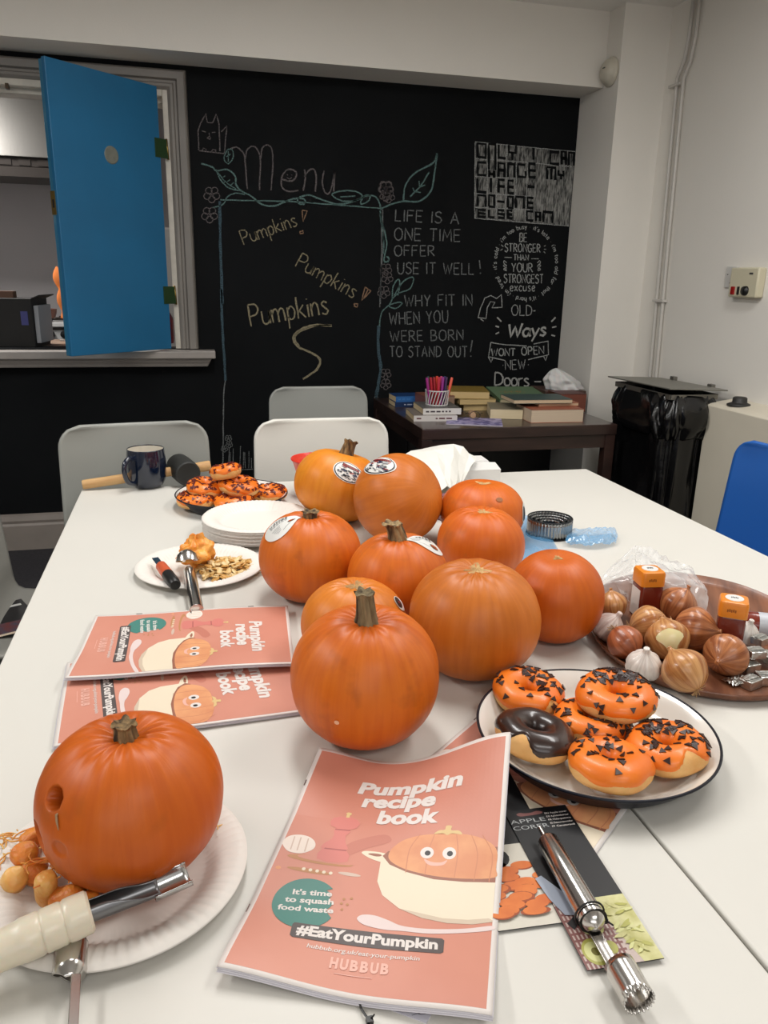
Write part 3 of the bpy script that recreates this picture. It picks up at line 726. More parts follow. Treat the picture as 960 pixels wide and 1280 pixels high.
chair(.475, 2.72, 0, (140, 141, 136), 'grey shell chair standing behind the white chair', h=.862, W=.186)
chair(1.24, 1.54, -PI / 2, (30, 92, 172), 'bright blue shell chair at the right side of the table', h=.87, W=.21)
chair(-.325, 1.875, PI / 2, (152, 150, 143), 'grey shell chair at the left edge with a leaflet on its seat', h=.86)
# leaflet on the seat
c = az(8, 771, .452)
lf = thing('leaflet', 'black and red leaflet lying on the grey seat at the left', 'leaflet', (-.452, 1.885, .4535), .45)
lfm = mat('leaflet_black', (26, 24, 28), .35)
MB().bx(-.06, .06, -.1, .1, 0, .0012).build('sheet', lfm, lf)
MB().bx(-.055, .05, -.09, -.03, .0012, .0016).build('picture', mat('leaflet_red', (110, 50, 48), .4, col2=(60, 70, 90), scale=40), lf)
MB().bx(-.06, .06, -.1, -.09, .0012, .0016).build('cream_strip', mat('leaflet_cream', (225, 205, 180), .5), lf)
MB().bx(.0, .05, .06, .072, .0012, .0016).build('white_lettering', mat('leaflet_white', (210, 208, 205), .5), lf)

# ------------------------------------------------------------------ side table (dark)
DZ = .69
dw = mat('dark_stained_wood', (40, 27, 24), .28, col2=(56, 38, 33), scale=5, stretch=(1, 6, 6), coat=.2)
dt = thing('side_table', 'dark brown square side table holding books under the blackboard', 'table', (1.315, 3.32, 0))
MB().bx(-.428, .43, -.42, .42, DZ - .045, DZ).build('tabletop', dw, dt, bevel=.003)
for sx in (-1, 1):
    for sy in (-1, 1): MB().bx(sx * .405 - .022, sx * .405 + .022, sy * .395 - .022, sy * .395 + .022, 0, DZ - .045).build('leg', dw, dt, bevel=.002)
for y in (-.4, .4): MB().bx(-.383, .383, y - .01, y + .01, DZ - .1, DZ - .045).build('apron', dw, dt)
MB().bx(-.41, -.395, -.373, .373, DZ - .1, DZ - .045).build('apron', dw, dt); MB().bx(.395, .41, -.373, .373, DZ - .1, DZ - .045).build('apron', dw, dt)
cb = thing('storage_cabinet', 'low black cabinet under the dark side table', 'cabinet', (1.31, 3.53, 0))
kbm = mat('black_laminate', (16, 16, 17), .45)
MB().bx(-.36, .36, -.18, .2, 0, .56).build('body', kbm, cb, bevel=.002)
MB().bx(-.35, -.003, -.195, -.181, .02, .55).build('door', kbm, cb, bevel=.002); d2 = MB().bx(.003, .35, -.195, -.181, .02, .55).build('door', kbm, cb, bevel=.002)
MB().bx(.02, .09, -.205, -.195, .5, .512).build('handle', mat('steel_dull', (90, 90, 90), .4, .8), d2)

# ------------------------------------------------------------------ bin
bn = thing('waste_bin', 'black bagged waste bin with a flat grey metal lid in the corner', 'bin', (1.925, 2.87, 0))
bag_m = mat('black_bin_bag', (13, 13, 14), .2, bump=.7, bscale=22, spec=.6)
def bagf(z0, z1, hx_, hy_, fold, bul, seed, flare):
    def fn(u, v):
        a = u * 2 * PI; n_ = 5
        cx_ = math.copysign(abs(math.cos(a)) ** (2 / n_), math.cos(a)); cy_ = math.copysign(abs(math.sin(a)) ** (2 / n_), math.sin(a))
        z = lerp(z0, z1, v)
        f = fold * (.6 + v) * (noise.noise(Vector((math.cos(a) * 4, math.sin(a) * 4, v * 1.3 + seed))) + .6 * noise.noise(Vector((math.cos(a) * 11, math.sin(a) * 11, v * 3 + seed))))
        k = bul * math.sin(v * PI)
        return Vector((cx_ * (hx_ + k + f + flare * v), cy_ * (hy_ + k + f + flare * v), z))
    return fn
m = MB(); m.grid(bagf(.83, .02, .098, .2, .032, .01, 3, -.01), 120, 34, cu=True)
m.build('bag_body', bag_m, bn, smooth=True)
m = MB(); m.grid(bagf(.842, .845, .1, .202, .002, 0, 3, .004), 120, 1, cu=True); 
m = MB(); m.grid(bagf(.842, .665, .106, .208, .026, .026, 9, .0), 120, 22, cu=True)
m.build('bag_cuff', bag_m, bn, smooth=True, solid=.002)
steel2 = mat('bin_steel', (128, 125, 118), .38, .75)
m = MB()
def band(x0, x1, y0, y1, z0, z1, th):
    m.bx(x0, x1, y0 - th, y0, z0, z1); m.bx(x0, x1, y1, y1 + th, z0, z1); m.bx(x0 - th, x0, y0, y1, z0, z1); m.bx(x1, x1 + th, y0, y1, z0, z1)
band(-.104, .104, -.206, .206, .826, .846, .004); m.build('rim_band', steel2, bn, bevel=.001)
lid = thing('x', None, None); bpy.data.objects.remove(lid)
LM = Matrix.Rotation(math.radians(-1.0), 4, 'X') @ Matrix.Rotation(math.radians(2.0), 4, 'Y')
m = MB(); m.box((0, 0, 0), (.262, .47, .006), M=LM); o = m.build('lid', mat('grey_lid_metal', (128, 126, 118), .45, .35), bn, loc=(.002, .005, .863), bevel=.004, seg=3)
for y in (-.12, .14): MB().box((.135, y, .865), (.02, .03, .018)).build('hinge', steel2, bn, bevel=.003)

# ------------------------------------------------------------------ pumpkins
def pumpkin_mat(name, c1, c2, c3=(150, 74, 22), seed=0, blot=.5):
    m = bpy.data.materials.new(name); m.use_nodes = True; N = m.node_tree.nodes; L = m.node_tree.links; bs = N['Principled BSDF']
    bs.inputs['Roughness'].default_value = .45; bs.inputs['Coat Weight'].default_value = .05; bs.inputs['Specular IOR Level'].default_value = .38; bs.inputs['Coat Roughness'].default_value = .3
    bs.inputs['Subsurface Weight'].default_value = .0; bs.inputs['Subsurface Scale'].default_value = .01
    tc = N.new('ShaderNodeTexCoord'); mp = N.new('ShaderNodeMapping'); mp.inputs['Location'].default_value = (seed * 3.1, seed * 1.7, seed)
    L.new(tc.outputs['Object'], mp.inputs[0])
    n1 = N.new('ShaderNodeTexNoise'); n1.inputs['Scale'].default_value = 9; n1.inputs['Detail'].default_value = 5; L.new(mp.outputs[0], n1.inputs['Vector'])
    mu = N.new('ShaderNodeMapping'); mu.inputs['Scale'].default_value = (60, 2.2, 1); mu.inputs['Location'].default_value = (seed, 0, 0); L.new(tc.outputs['UV'], mu.inputs[0])
    n2 = N.new('ShaderNodeTexNoise'); n2.inputs['Scale'].default_value = 1; n2.inputs['Detail'].default_value = 4; L.new(mu.outputs[0], n2.inputs['Vector'])
    md = N.new('ShaderNodeMath'); md.operation = 'MULTIPLY_ADD'; L.new(n2.outputs['Fac'], md.inputs[0]); md.inputs[1].default_value = .55; L.new(n1.outputs['Fac'], md.inputs[2])
    cr = N.new('ShaderNodeValToRGB'); L.new(md.outputs[0], cr.inputs[0])
    cr.color_ramp.elements[0].position = .52; cr.color_ramp.elements[1].position = .98
    cr.color_ramp.elements[0].color = rgb(*c1); cr.color_ramp.elements[1].color = rgb(*c2)
    n3 = N.new('ShaderNodeTexNoise'); n3.inputs['Scale'].default_value = 26; n3.inputs['Detail'].default_value = 3; L.new(mp.outputs[0], n3.inputs['Vector'])
    c_ = N.new('ShaderNodeValToRGB'); L.new(n3.outputs['Fac'], c_.inputs[0]); c_.color_ramp.elements[0].position = .58; c_.color_ramp.elements[1].position = .78
    c_.color_ramp.elements[0].color = (0, 0, 0, 1); c_.color_ramp.elements[1].color = (blot, blot, blot, 1)
    mx = N.new('ShaderNodeMix'); mx.data_type = 'RGBA'; L.new(c_.outputs[0], mx.inputs[0]); L.new(cr.outputs[0], mx.inputs[6]); mx.inputs[7].default_value = rgb(*c3)
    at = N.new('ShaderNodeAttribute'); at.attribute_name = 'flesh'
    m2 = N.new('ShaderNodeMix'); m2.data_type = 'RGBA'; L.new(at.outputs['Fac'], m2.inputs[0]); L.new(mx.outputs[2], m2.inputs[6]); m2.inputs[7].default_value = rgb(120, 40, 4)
    L.new(m2.outputs[2], bs.inputs['Base Color'])
    bp = N.new('ShaderNodeBump'); bp.inputs['Strength'].default_value = .18; bp.inputs['Distance'].default_value = .002
    L.new(n2.outputs['Fac'], bp.inputs['Height']); L.new(bp.outputs[0], bs.inputs['Normal'])
    return m
stem_m = mat('dry_stem', (178, 150, 106), .85, col2=(66, 48, 26), scale=110, stretch=(1, 1, .16), bump=.9, bscale=160)
stem_dark = mat('dark_stem', (156, 126, 82), .8, col2=(44, 30, 16), scale=110, stretch=(1, 1, .2), bump=.9, bscale=160)
stem_g = mat('grey_green_stem', (152, 134, 98), .85, col2=(58, 46, 28), scale=110, stretch=(1, 1, .16), bump=.9, bscale=160)
scar_m = mat('corky_scar', (206, 170, 116), .85, col2=(160, 118, 70), scale=50, bump=.8, bscale=120)

class Pump:
    def __init__(s, a, h, n=11, rib=.012, dimp=.022, pex=2.15, seed=0, pucker=.0, wob=.008):
        s.a, s.h, s.n, s.rib, s.dimp, s.pex, s.seed, s.pucker, s.wob = a, h, n, rib, dimp, pex, seed, pucker, wob
        s.holes = []; s.top = None
    def pt(s, th, ph, off=0):
        """th azimuth, ph polar from the top"""
        c, si = math.cos(ph), math.sin(ph); p = s.pex
        k = (abs(c) ** p + abs(si) ** p) ** (-1 / p)
        r = s.a * si * k; z = s.h / 2 * c * k
        g = 0.5 + 0.5 * math.cos(s.n * th + s.seed + .6 * math.sin(2 * th + s.seed))
        r *= 1 - s.rib * (g ** 4) * (si ** .35)
        r *= 1 + s.wob * math.sin(2 * th + s.seed * 2) + s.wob * .6 * math.sin(3 * th + s.seed)
        z -= s.dimp * math.exp(-(si / .30) ** 2) * (1 if c > 0 else -.6)
        if c > 0 and s.pucker:
            z += s.pucker * math.sin(14 * th + 2 * math.sin(3 * th)) * math.exp(-((si - .32) / .2) ** 2)
        z += .6 * s.wob * s.a * math.sin(th + s.seed) * si
        v = Vector((r * math.cos(th), r * math.sin(th), z))
        f = 0
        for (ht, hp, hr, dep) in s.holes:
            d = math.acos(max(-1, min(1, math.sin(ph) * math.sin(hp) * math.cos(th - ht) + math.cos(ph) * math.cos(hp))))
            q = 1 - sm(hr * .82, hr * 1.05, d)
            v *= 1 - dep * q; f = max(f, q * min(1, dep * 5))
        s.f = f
        if off: v += v.normalized() * off
        return v
def make_pumpkin(name, label, P, x, y, zb, tilt, mtl, stem=None, scar=None, settle=True, group='pumpkins on the table', nu=132, nv=76, z=None):
    """tilt = (rx, ry, rz)"""
    R = Matrix.Rotation(tilt[2], 4, 'Z') @ Matrix.Rotation(tilt[0], 4, 'X') @ Matrix.Rotation(tilt[1], 4, 'Y')
    fl = []; uvs = []
    mb = MB(); pts = []
    for j in range(nv + 1):
        for i in range(nu):
            th = i / nu * 2 * PI; ph = max(.0005, min(PI - .0005, PI * j / nv))
            pts.append(P.pt(th, ph)); fl.append(P.f)
    zmin = min((R @ p).z for p in pts)
    fs = []
    for j in range(nv):
        for i in range(nu): fs.append((j * nu + i, (j + 1) * nu + i, (j + 1) * nu + (i + 1) % nu, j * nu + (i + 1) % nu))
    base = Vector((x, y, zb))
    t = thing(name, label, 'pumpkin', base, 0, group)
    lift = Vector((0, 0, -zmin))
    mb.add([R @ p + lift for p in pts], fs)
    me = mb.mesh('skin', mtl, True)
    uvl = me.uv_layers.new(name='UVMap'); 
    for poly in me.polygons:
        f0 = poly.index; i = f0 % nu; j = f0 // nu
        cs = [(i, j), (i, j + 1), (i + 1, j + 1), (i + 1, j)]
        for li, (a, b_) in zip(poly.loop_indices, cs): uvl.data[li].uv = (a / nu, b_ / nv)
    at = me.attributes.new('flesh', 'FLOAT', 'POINT'); at.data.foreach_set('value', fl)
    o = bpy.data.objects.new('skin', me); COL.objects.link(o); o.parent = t
    def loc(p): return R @ p + lift
    top = P.pt(0, .001)
    if stem:
        hgt, r0, r1, bend, sm_ = stem
        ns = 12
        m = MB()
        def fn(u, v):
            a = u * 2 * PI; rr = lerp(r0, r1, v ** .6) * (1 + .75 * math.exp(-v * 9)) * (1 + .28 * abs(math.cos(3.5 * a + 1.0 * v)) - .12) * (1 + .25 * sm(.85, 1, v))
            zz = top.z - .006 + hgt * v + .0016 * math.sin(5 * a) * sm(.8, 1, v)
            bx_, by_ = bend[0] * v * v, bend[1] * v * v
            return loc(Vector((rr * math.cos(a) + bx_, rr * math.sin(a) + by_, zz)))
        m.grid(fn, 84, 16, cu=True)
        m.add([fn(i / 84, 1) for i in range(84)] + [loc(Vector((bend[0], bend[1], top.z - .009 + hgt)))], [(i, (i + 1) % 84, 84) for i in range(84)])
        m.build('stem', sm_, t, smooth='a')
    if scar:
        m = MB()
        def fs_(u, v):
            a = u * 2 * PI; rr = scar * (1 + .35 * math.sin(3 * a + P.seed) + .2 * math.sin(7 * a)) * v
            p = P.pt(a, min(.6, rr / P.a) + .0005, .0014 + .0012 * math.sin(9 * a) * v * (1 - v) * 4 - .0012 * v); return loc(p)
        m.grid(fs_, 36, 6, cu=True)
        m.build('stem_scar', scar_m, t, smooth=True)
    t['_x'] = 0; del t['_x']
    P.loc = loc; P.t = t; P.R = R; P.base = base
    return t
def patch(P, name, label, th0, ph0, w_, h_, rot, mats_, art, off=.0011):
    """oval sticker; art = list of (poly in unit coords, layer, mat index)"""
    wd_ = P.R.inverted() @ Vector((P.a * math.sin(ph0) * math.cos(th0), P.a * math.sin(ph0) * math.sin(th0), P.h / 2 * math.cos(ph0)))
    wd_ = Vector((wd_.x / P.a, wd_.y / P.a, wd_.z / (P.h / 2))).normalized(); th0 = math.atan2(wd_.y, wd_.x); ph0 = math.acos(wd_.z)
    c0 = P.pt(th0, ph0); nrm = (P.pt(th0, ph0, .01) - c0).normalized()
    a = (P.pt(th0 + .02, ph0) - c0).normalized(); b_ = (P.pt(th0, ph0 - .02) - c0).normalized()
    def mp(u, v, layer=0):
        x = (u * math.cos(rot) - v * math.sin(rot)); y = (u * math.sin(rot) + v * math.cos(rot))
        th = th0 + x / (P.a * max(.3, math.sin(ph0))); ph = ph0 - y / ((P.a + P.h / 2) / 2)
        return P.loc(P.pt(th, ph, off + layer * .00035))
    m = MB(); m.grid(lambda u, v: mp(w_ * (.02 + .98 * v) * math.cos(-u * 2 * PI), h_ * (.02 + .98 * v) * math.sin(-u * 2 * PI)), 40, 8, cu=True, mi=0)
    m.add([mp(w_ * .02 * math.cos(k), h_ * .02 * math.sin(k)) for k in (0, 1.57, 3.14, 4.71)], [(0, 1, 2, 3)])
    for poly, lay, mi in art:
        x0 = min(p[0] for p in poly); 
        tri = tessellate_polygon([[Vector((p[0], p[1], 0)) for p in poly]])
        bmx = bmesh.new(); vv = [bmx.verts.new((p[0], p[1], 0)) for p in poly]
        for tr in tri:
            try: bmx.faces.new([vv[i] for i in tr])
            except ValueError: pass
        for _ in range(3):
            es = [e for e in bmx.edges if e.calc_length() > .3]
            if es: bmesh.ops.subdivide_edges(bmx, edges=es, cuts=1); bmesh.ops.triangulate(bmx, faces=bmx.faces)
        bmx.verts.index_update()
        m.add([mp(w_ * q.co.x, h_ * q.co.y, lay) for q in bmx.verts], [[q.index for q in f.verts] for f in bmx.faces], mi); bmx.free()
    o = m.build(name, mats_, P.t, smooth=True, fixn=True)
    if label: o['label'] = label
    return o
stk_w = mat('sticker_white', (222, 221, 216), .4); stk_k = mat('sticker_black', (24, 24, 30), .4); stk_r = mat('sticker_red', (150, 40, 34), .4)
stk_o = mat('sticker_orange', (196, 92, 30), .4); stk_g = mat('sticker_grey', (130, 132, 136), .4); stk_n = mat('sticker_navy', (34, 40, 72), .4)
SM = [stk_w, stk_k, stk_r, stk_o, stk_g, stk_n]
def rect(x, y, w, h, a=0):
    c, s = math.cos(a), math.sin(a)
    return [(x + c * u - s * v, y + s * u + c * v) for u, v in ((-w / 2, -h / 2), (w / 2, -h / 2), (w / 2, h / 2), (-w / 2, h / 2))]
def disc(x, y, rx, ry=None, n=18, a0=0):
    ry = ry or rx; return [(x + rx * math.cos(a0 + i * 2 * PI / n), y + ry * math.sin(a0 + i * 2 * PI / n)) for i in range(n)]
def info_art():
    rnd = random.Random(3); A = []
    for r_, y in enumerate((.62, .44, .3, .18)):
        x = -.55 if r_ else -.3
        while x < (.35 if r_ else .3):
            w_ = rnd.uniform(.05, .16); A.append((rect(x + w_ / 2, y, w_, .09 if r_ < 2 else .05), 1, 1 if r_ < 2 else 4)); x += w_ + .04
    A.append((disc(.45, -.3, .2, .2), 1, 1)); A.append((disc(.45, -.3, .16, .16), 2, 3))
    for dx in (-.06, .06): A.append(([(.45 + dx - .04, -.27), (.45 + dx + .04, -.27), (.45 + dx, -.2)], 3, 1))
    A.append((rect(.45, -.37, .14, .03), 3, 1))
    for k in range(5): A.append((rect(-.35, -.05 - k * .11, .5 - .06 * k, .025, .1), 1, 4))
    A.append((rect(0.05, -.6, .5, .03, .15), 1, 4))
    return A
def picture_art(seed=1):
    rnd = random.Random(seed); A = []
    A.append((disc(0, 0, .94, .94, 26), 1, 1)); A.append((disc(0, 0, .86, .86, 26), 2, 0))
    A.append((rect(0, .5, 1.2, .3, .05), 3, 1))
    for k in range(9): A.append((rect(-.5 + k * .13, .5 + .02 * (k % 2), .09, .2, .2), 4, 2))
    for k in range(22): A.append((rect(rnd.uniform(-.62, .62), rnd.uniform(-.5, .3), rnd.uniform(.1, .34), rnd.uniform(.08, .2), rnd.uniform(-.6, .6)), 3 + k % 4, rnd.choice([1, 0, 5, 4, 1, 2])))
    for k in range(16): A.append((rect(rnd.uniform(-.6, .55), rnd.uniform(-.7, -.2), rnd.uniform(.05, .22), rnd.uniform(.03, .08), rnd.uniform(-.9, .9)), 4 + k % 2, rnd.choice([1, 1, 4, 5])))
    return A

o_red = pumpkin_mat('pumpkin_skin_orange', (186, 80, 6), (212, 110, 22), (134, 62, 10), 1)
o_deep = pumpkin_mat('pumpkin_skin_deep', (180, 76, 4), (200, 96, 14), (130, 72, 24), 5, .4)
o_yel = pumpkin_mat('pumpkin_skin_yellow', (204, 112, 12), (220, 138, 34), (166, 90, 24), 2, .3)
o_br = pumpkin_mat('pumpkin_skin_tan', (172, 86, 14), (200, 112, 32), (150, 80, 30), 3, .3)
o_br2 = pumpkin_mat('pumpkin_skin_rich', (192, 84, 6), (212, 108, 22), (120, 84, 56), 4, .4)
o_lt = pumpkin_mat('pumpkin_skin_light', (198, 104, 16), (216, 128, 38), (160, 90, 40), 6, .3)
PI_ = PI
# front
P1 = Pump(.0872, .1602, n=11, rib=.007, dimp=.012, seed=.4, pucker=.0012)
make_pumpkin('pumpkin', 'large orange pumpkin with tall grey stem at the front of the group', P1, .1842, .7954, T, (.05, -.02, .3), o_red, stem=(.046, .0125, .0085, (-.004, .0), stem_g))
patch(P1, 'pale_speck', 'small pale speck', -2.15, 1.73, .0028, .0028, 0, [mat('speck', (240, 190, 150), .5)], [])
P2 = Pump(.0735, .1245, n=11, rib=.008, dimp=.008, seed=1.4, pucker=.0008)
make_pumpkin('pumpkin', 'small lighter orange pumpkin without a stem, just behind the tall-stemmed front one', P2, .208, .9725, T, (.02, .02, 1), o_lt, scar=.013)
patch(P2, 'sticker', 'dark and white sticker', -.35, 1.0, .014, .011, -.8, SM, [(disc(-.3, 0, .6, .8, 14), 1, 1), (rect(-.3, 0, .3, .3), 2, 2)])
P3 = Pump(.0862, .1533, n=12, rib=.008, dimp=.010, seed=2.2, pucker=.001)
make_pumpkin('pumpkin', 'orange pumpkin with a short broken stem and white oval sticker on its left shoulder', P3, .1847, 1.2206, T, (.0, .0, .5), o_red, stem=(.017, .009, .011, (.003, .002), stem_dark))
patch(P3, 'sticker', 'white oval sticker with print', -2.85, .62, .036, .025, 1.5, SM, info_art())
P4 = Pump(.0801, .1473, n=12, rib=.008, dimp=.010, seed=3.3, pucker=.001)
make_pumpkin('pumpkin', 'orange pumpkin in the middle with ridged stem and white label leaning right', P4, .304, 1.098, T, (-.02, -.0, .2), o_red, stem=(.034, .0135, .012, (-.010, .004), stem_m))
patch(P4, 'sticker', 'white sticker with print', -.38, .50, .038, .019, -1.35, SM, info_art())
P5 = Pump(.0897, .1602, n=10, rib=.012, dimp=.008, seed=4.1, pucker=.0012)
make_pumpkin('pumpkin', 'large tan-orange pumpkin with a corky scar on top, right of the tall-stemmed one', P5, .3644, .9175, T, (.05, -.03, .1), o_br, scar=.014)
P6 = Pump(.0712, .1385, n=10, rib=.006, dimp=.006, seed=5.7)
make_pumpkin('pumpkin', 'bright orange stemless pumpkin furthest right, beside the onions', P6, .5217, .9889, T, (.03, -.12, .6), o_deep, scar=.006)
P7 = Pump(.0795, .136, n=10, rib=.009, dimp=.009, seed=6.1, pucker=.001)
make_pumpkin('pumpkin', 'orange stemless pumpkin behind the large tan one, with a pale star-shaped scar', P7, .4990, 1.247, T, (.03, .03, .9), o_br2, scar=.011)
P8 = Pump(.0875, .136, n=10, rib=.010, dimp=.009, seed=7.5)
make_pumpkin('pumpkin', 'squat orange pumpkin at the back right with a grey blemish and black sticker edge', P8, .5735, 1.4360, T, (.03, .04, 2.0), o_br2, scar=.013)
patch(P8, 'blemish', 'grey blemish', -1.46, .87, .007, .005, 0, [mat('blemish', (150, 96, 58), .7)], [])
patch(P8, 'sticker', 'black and white sticker', -.5, 1.47, .024, .02, 1.5, SM, [(disc(0, .4, .7, .4, 14), 1, 1)])
P9 = Pump(.0915, .172, n=9, rib=.014, dimp=.004, seed=8.2)
make_pumpkin('pumpkin', 'brownish orange pumpkin lying on its side at the top of the group', P9, .4030, 1.4700, T, (1.1, .35, .3), o_br)
P10 = Pump(.0985, .160, n=10, rib=.012, dimp=.016, seed=9.4)
make_pumpkin('pumpkin', 'yellow-orange pumpkin at the back left with stout stem and picture sticker', P10, .312, 1.640, T, (-.08, .26, .0), o_yel, stem=(.044, .0155, .0115, (.004, .0), stem_dark))
# carved pumpkin on its plate
P0 = Pump(.0800, .1440, n=12, rib=.006, dimp=.012, seed=.9, pucker=.0014)
patch(P10, 'sticker', 'black, white and red picture sticker', -1.5, .95, .034, .024, -.3, SM, picture_art(1))
patch(P9, 'sticker', 'navy, white and red picture sticker', -2.75, .55, .042, .024, 1.3, SM, picture_art(2))

# ------------------------------------------------------------------ paper plates
paper = mat('paper_plate_white', (226, 220, 212), .6)
def paper_plate_mesh(R=.115):
    m = MB(); n = 216
    prof = [(0.0001, .0018), (.03, .0018), (.06, .0018), (.074, .0022), (.079, .004), (.086, .010), (.095, .0142), (.105, .0160), (.111, .0155), (.1145, .0130)]
    k = R / .115
    def fn(u, v):
        i = int(round(v * 9)); r, z = prof[i]; a = u * 2 * PI
        ri = .0011 * math.cos(72 * a) * (1 if 4 <= i <= 8 else 0) * (1.0 if i < 8 else .5)
        return Vector((r * k * math.cos(a), r * k * math.sin(a), z + ri))
    m.grid(fn, n, 9, cu=True)
    def fb(u, v):
        i = 9 - int(round(v * 9)); r, z = prof[i]; a = u * 2 * PI
        ri = .0011 * math.cos(72 * a) * (1 if 4 <= i <= 8 else 0) * (1.0 if i < 8 else .5)
        return Vector((r * k * math.cos(a), r * k * math.sin(a), z + ri - .0014))
    m.grid(fb, n, 9, cu=True)
    return m
pm = None
def paper_plate(x, y, z, label, group=None, rz=0):
    global pm
    if pm is None:
        pm = paper_plate_mesh().build('paper_plate', paper, smooth=True); o = pm
    else:
        o = pm.copy(); COL.objects.link(o)
    o.location = (x, y, z); o.rotation_euler = (0, 0, rz)
    return tag(o, label, 'plate', group)
paper_plate(-.083, .615, T, 'white fluted paper plate beneath the carved pumpkin at the front left')
paper_plate(.004, 1.374, T, 'white paper plate holding pumpkin seeds, pulp and two scoops')
for k in range(9):
    paper_plate(.128 + .0007 * math.sin(k * 2.1), 1.570 + .0006 * math.cos(k * 3), T + k * .0034, 'white paper plate in the clean stack between the seeds and the far doughnuts', 'stack of clean paper plates', k * .013)

# ------------------------------------------------------------------ carved pumpkin
ZP = T + .0042
def w2l(th, ph): return th, ph
P0.holes = [(-2.50, 1.02, .125, .34), (-2.28, 1.52, .10, .02), (-2.75, 1.62, .17, .3)]
make_pumpkin('carved_pumpkin', 'orange pumpkin with a round hole drilled in its side, standing on a paper plate', P0, -.0680, .6275, ZP, (.0, -.0, 0), o_deep, stem=(.020, .011, .008, (-.001, .003), stem_dark), nu=300, nv=170, group=None)
flesh_m = mat('pumpkin_flesh', (226, 150, 62), .42, col2=(206, 112, 34), scale=60, sss=.3, bump=.4, bscale=200)
flesh_l = mat('pumpkin_flesh_pale', (232, 182, 104), .4, col2=(218, 146, 62), scale=50, sss=.3, bump=.3, bscale=200)
def slitm():
    m = MB()
    pts = [P0.loc(P0.pt(-2.38 + .1 * t, 1.08 + .2 * t, .0012)) for t in (0, .3, .6, 1.)]
    m.tube(pts, [.0003, .0011, .0010, .0003], 6)
    m.build('scratch', mat('scratch_flesh', (160, 130, 96), .7), P0.t)
slitm()
def plug(px, py, z, r, l, d, label, m=flesh_m):
    r *= 1.22; l *= 1.15; c = az(px, py, z); d = Vector(d).normalized(); M = Matrix.Translation(c) @ d.to_track_quat('Z', 'Y').to_matrix().to_4x4()
    b = MB(); sd = random.random() * 9
    prof = [(.0001, -l / 2 - .001), (r * .8, -l / 2), (r, -l / 2 + r * .25), (r * 1.02, 0), (r, l / 2 - r * .3), (r * .75, l / 2), (.0001, l / 2 + r * .1)]
    def fn(u, v):
        i = int(round(v * 6)); rr, zz = prof[i]; a = u * 2 * PI; k = 1 + .16 * nz(math.cos(a) * 1.5, math.sin(a) * 1.5, zz * 60 + sd)
        return M @ Vector((rr * k * math.cos(a), rr * k * math.sin(a), zz))
    b.grid(fn, 22, 6, cu=True)
    o = b.build('pumpkin_plug', m, smooth=True, sub=1); return tag(o, label, 'pumpkin piece', 'drilled pumpkin plugs on the front plate')
G_ = 'cylindrical orange pumpkin plug '
plug(31, 1067, T + .028, .0095, .012, (.2, -.3, .9), 'round-ended pumpkin plug on top of the heap at the left edge of the front plate')
plug(18, 1100, T + .015, .009, .020, (.3, -.5, .7), 'pale pumpkin plug leftmost in the heap by the carved pumpkin', flesh_l)
plug(40, 1088, T + .016, .0095, .018, (-.6, .2, .5), 'orange pumpkin plug wedged below the topmost round one')
plug(58, 1110, T + .022, .0078, .026, (.1, -.2, 1), 'upright pale pumpkin plug with a stringy top', flesh_l)
plug(86, 1126, T + .014, .0105, .024, (.9, -.2, .25), 'large orange pumpkin plug lying between the upright one and the handle')
plug(108, 1132, T + .012, .009, .02, (1, .3, .2), 'orange pumpkin plug touching the corer handle')
plug(40, 1050, T + .018, .008, .016, (.8, .4, .3), 'orange pumpkin plug half hidden behind the heap')
def strands(name, label, cx, cy, z, n, spread, r, m, ln=.03):
    b = MB(); c = az(cx, cy, z)
    for k in range(n):
        a = random.random() * 6.28; p = c + Vector((random.uniform(-1, 1) * spread, random.uniform(-1, 1) * spread, random.uniform(0, .006)))
        q = [p]
        for j in range(5):
            a += random.uniform(-.9, .9); p = p + Vector((math.cos(a), math.sin(a), random.uniform(-.3, .3))) * ln / 5; p.z = max(p.z, z - .004); q.append(p)
        b.tube(catmull(q, 3), [r * (1 - .5 * abs(i / (5 * 3) - .5)) for i in range(16)][:len(catmull(q, 3))], 5)
    o = b.build(name, m, smooth=True); return tag(o, label, 'pumpkin pulp', kind='stuff')
strands('pumpkin_strands', 'stringy orange pumpkin strands on the left side of the front plate', 20, 1062, T + .012, 22, .014, .0009, flesh_l)
strands('pumpkin_strands', 'stringy pumpkin strands hanging from the lower hole of the carved pumpkin', 70, 1080, T + .03, 16, .006, .0009, flesh_m)
strands('pumpkin_strands', 'few pale strands on the plate right of the carved pumpkin', 268, 1032, T + .014, 5, .003, .0007, flesh_l, .012)

# ------------------------------------------------------------------ corer with white handle
wh = mat('translucent_white_plastic', (222, 212, 190), .3, trans=.12, var=.05, scale=20, bump=.15, bscale=60, sss=.2)
gm = mat('grey_steel', (120, 120, 122), .32, .85)
A = az(-40, 1206, T + .030); B = az(114, 1138, T + .040); d = (B - A); L_ = d.length; dn = d.normalized()
gc = thing('gouge_corer', 'pumpkin corer with white plastic handle and grey gouge blade at the front left', 'corer', (A.x, A.y, A.z))
def ax_frame(o, dirv, up=Vector((0, 0, 1))):
    x = dirv.normalized(); y = up.cross(x).normalized(); z = x.cross(y)
    M = Matrix.Identity(4)
    for i in range(3): M[i][0] = x[i]; M[i][1] = y[i]; M[i][2] = z[i]
    return M
F = ax_frame(None, dn)
gc.matrix_world = Matrix.Translation(A) @ F
def along(prof, n=24, sy=1, sz=1):
    b = MB()
    b.grid(lambda u, v: Vector((prof[int(round(v * (len(prof) - 1)))][0], prof[int(round(v * (len(prof) - 1)))][1] * math.cos(-u * 2 * PI) * sy, prof[int(round(v * (len(prof) - 1)))][1] * math.sin(-u * 2 * PI) * sz)), n, len(prof) - 1, cu=True); return b
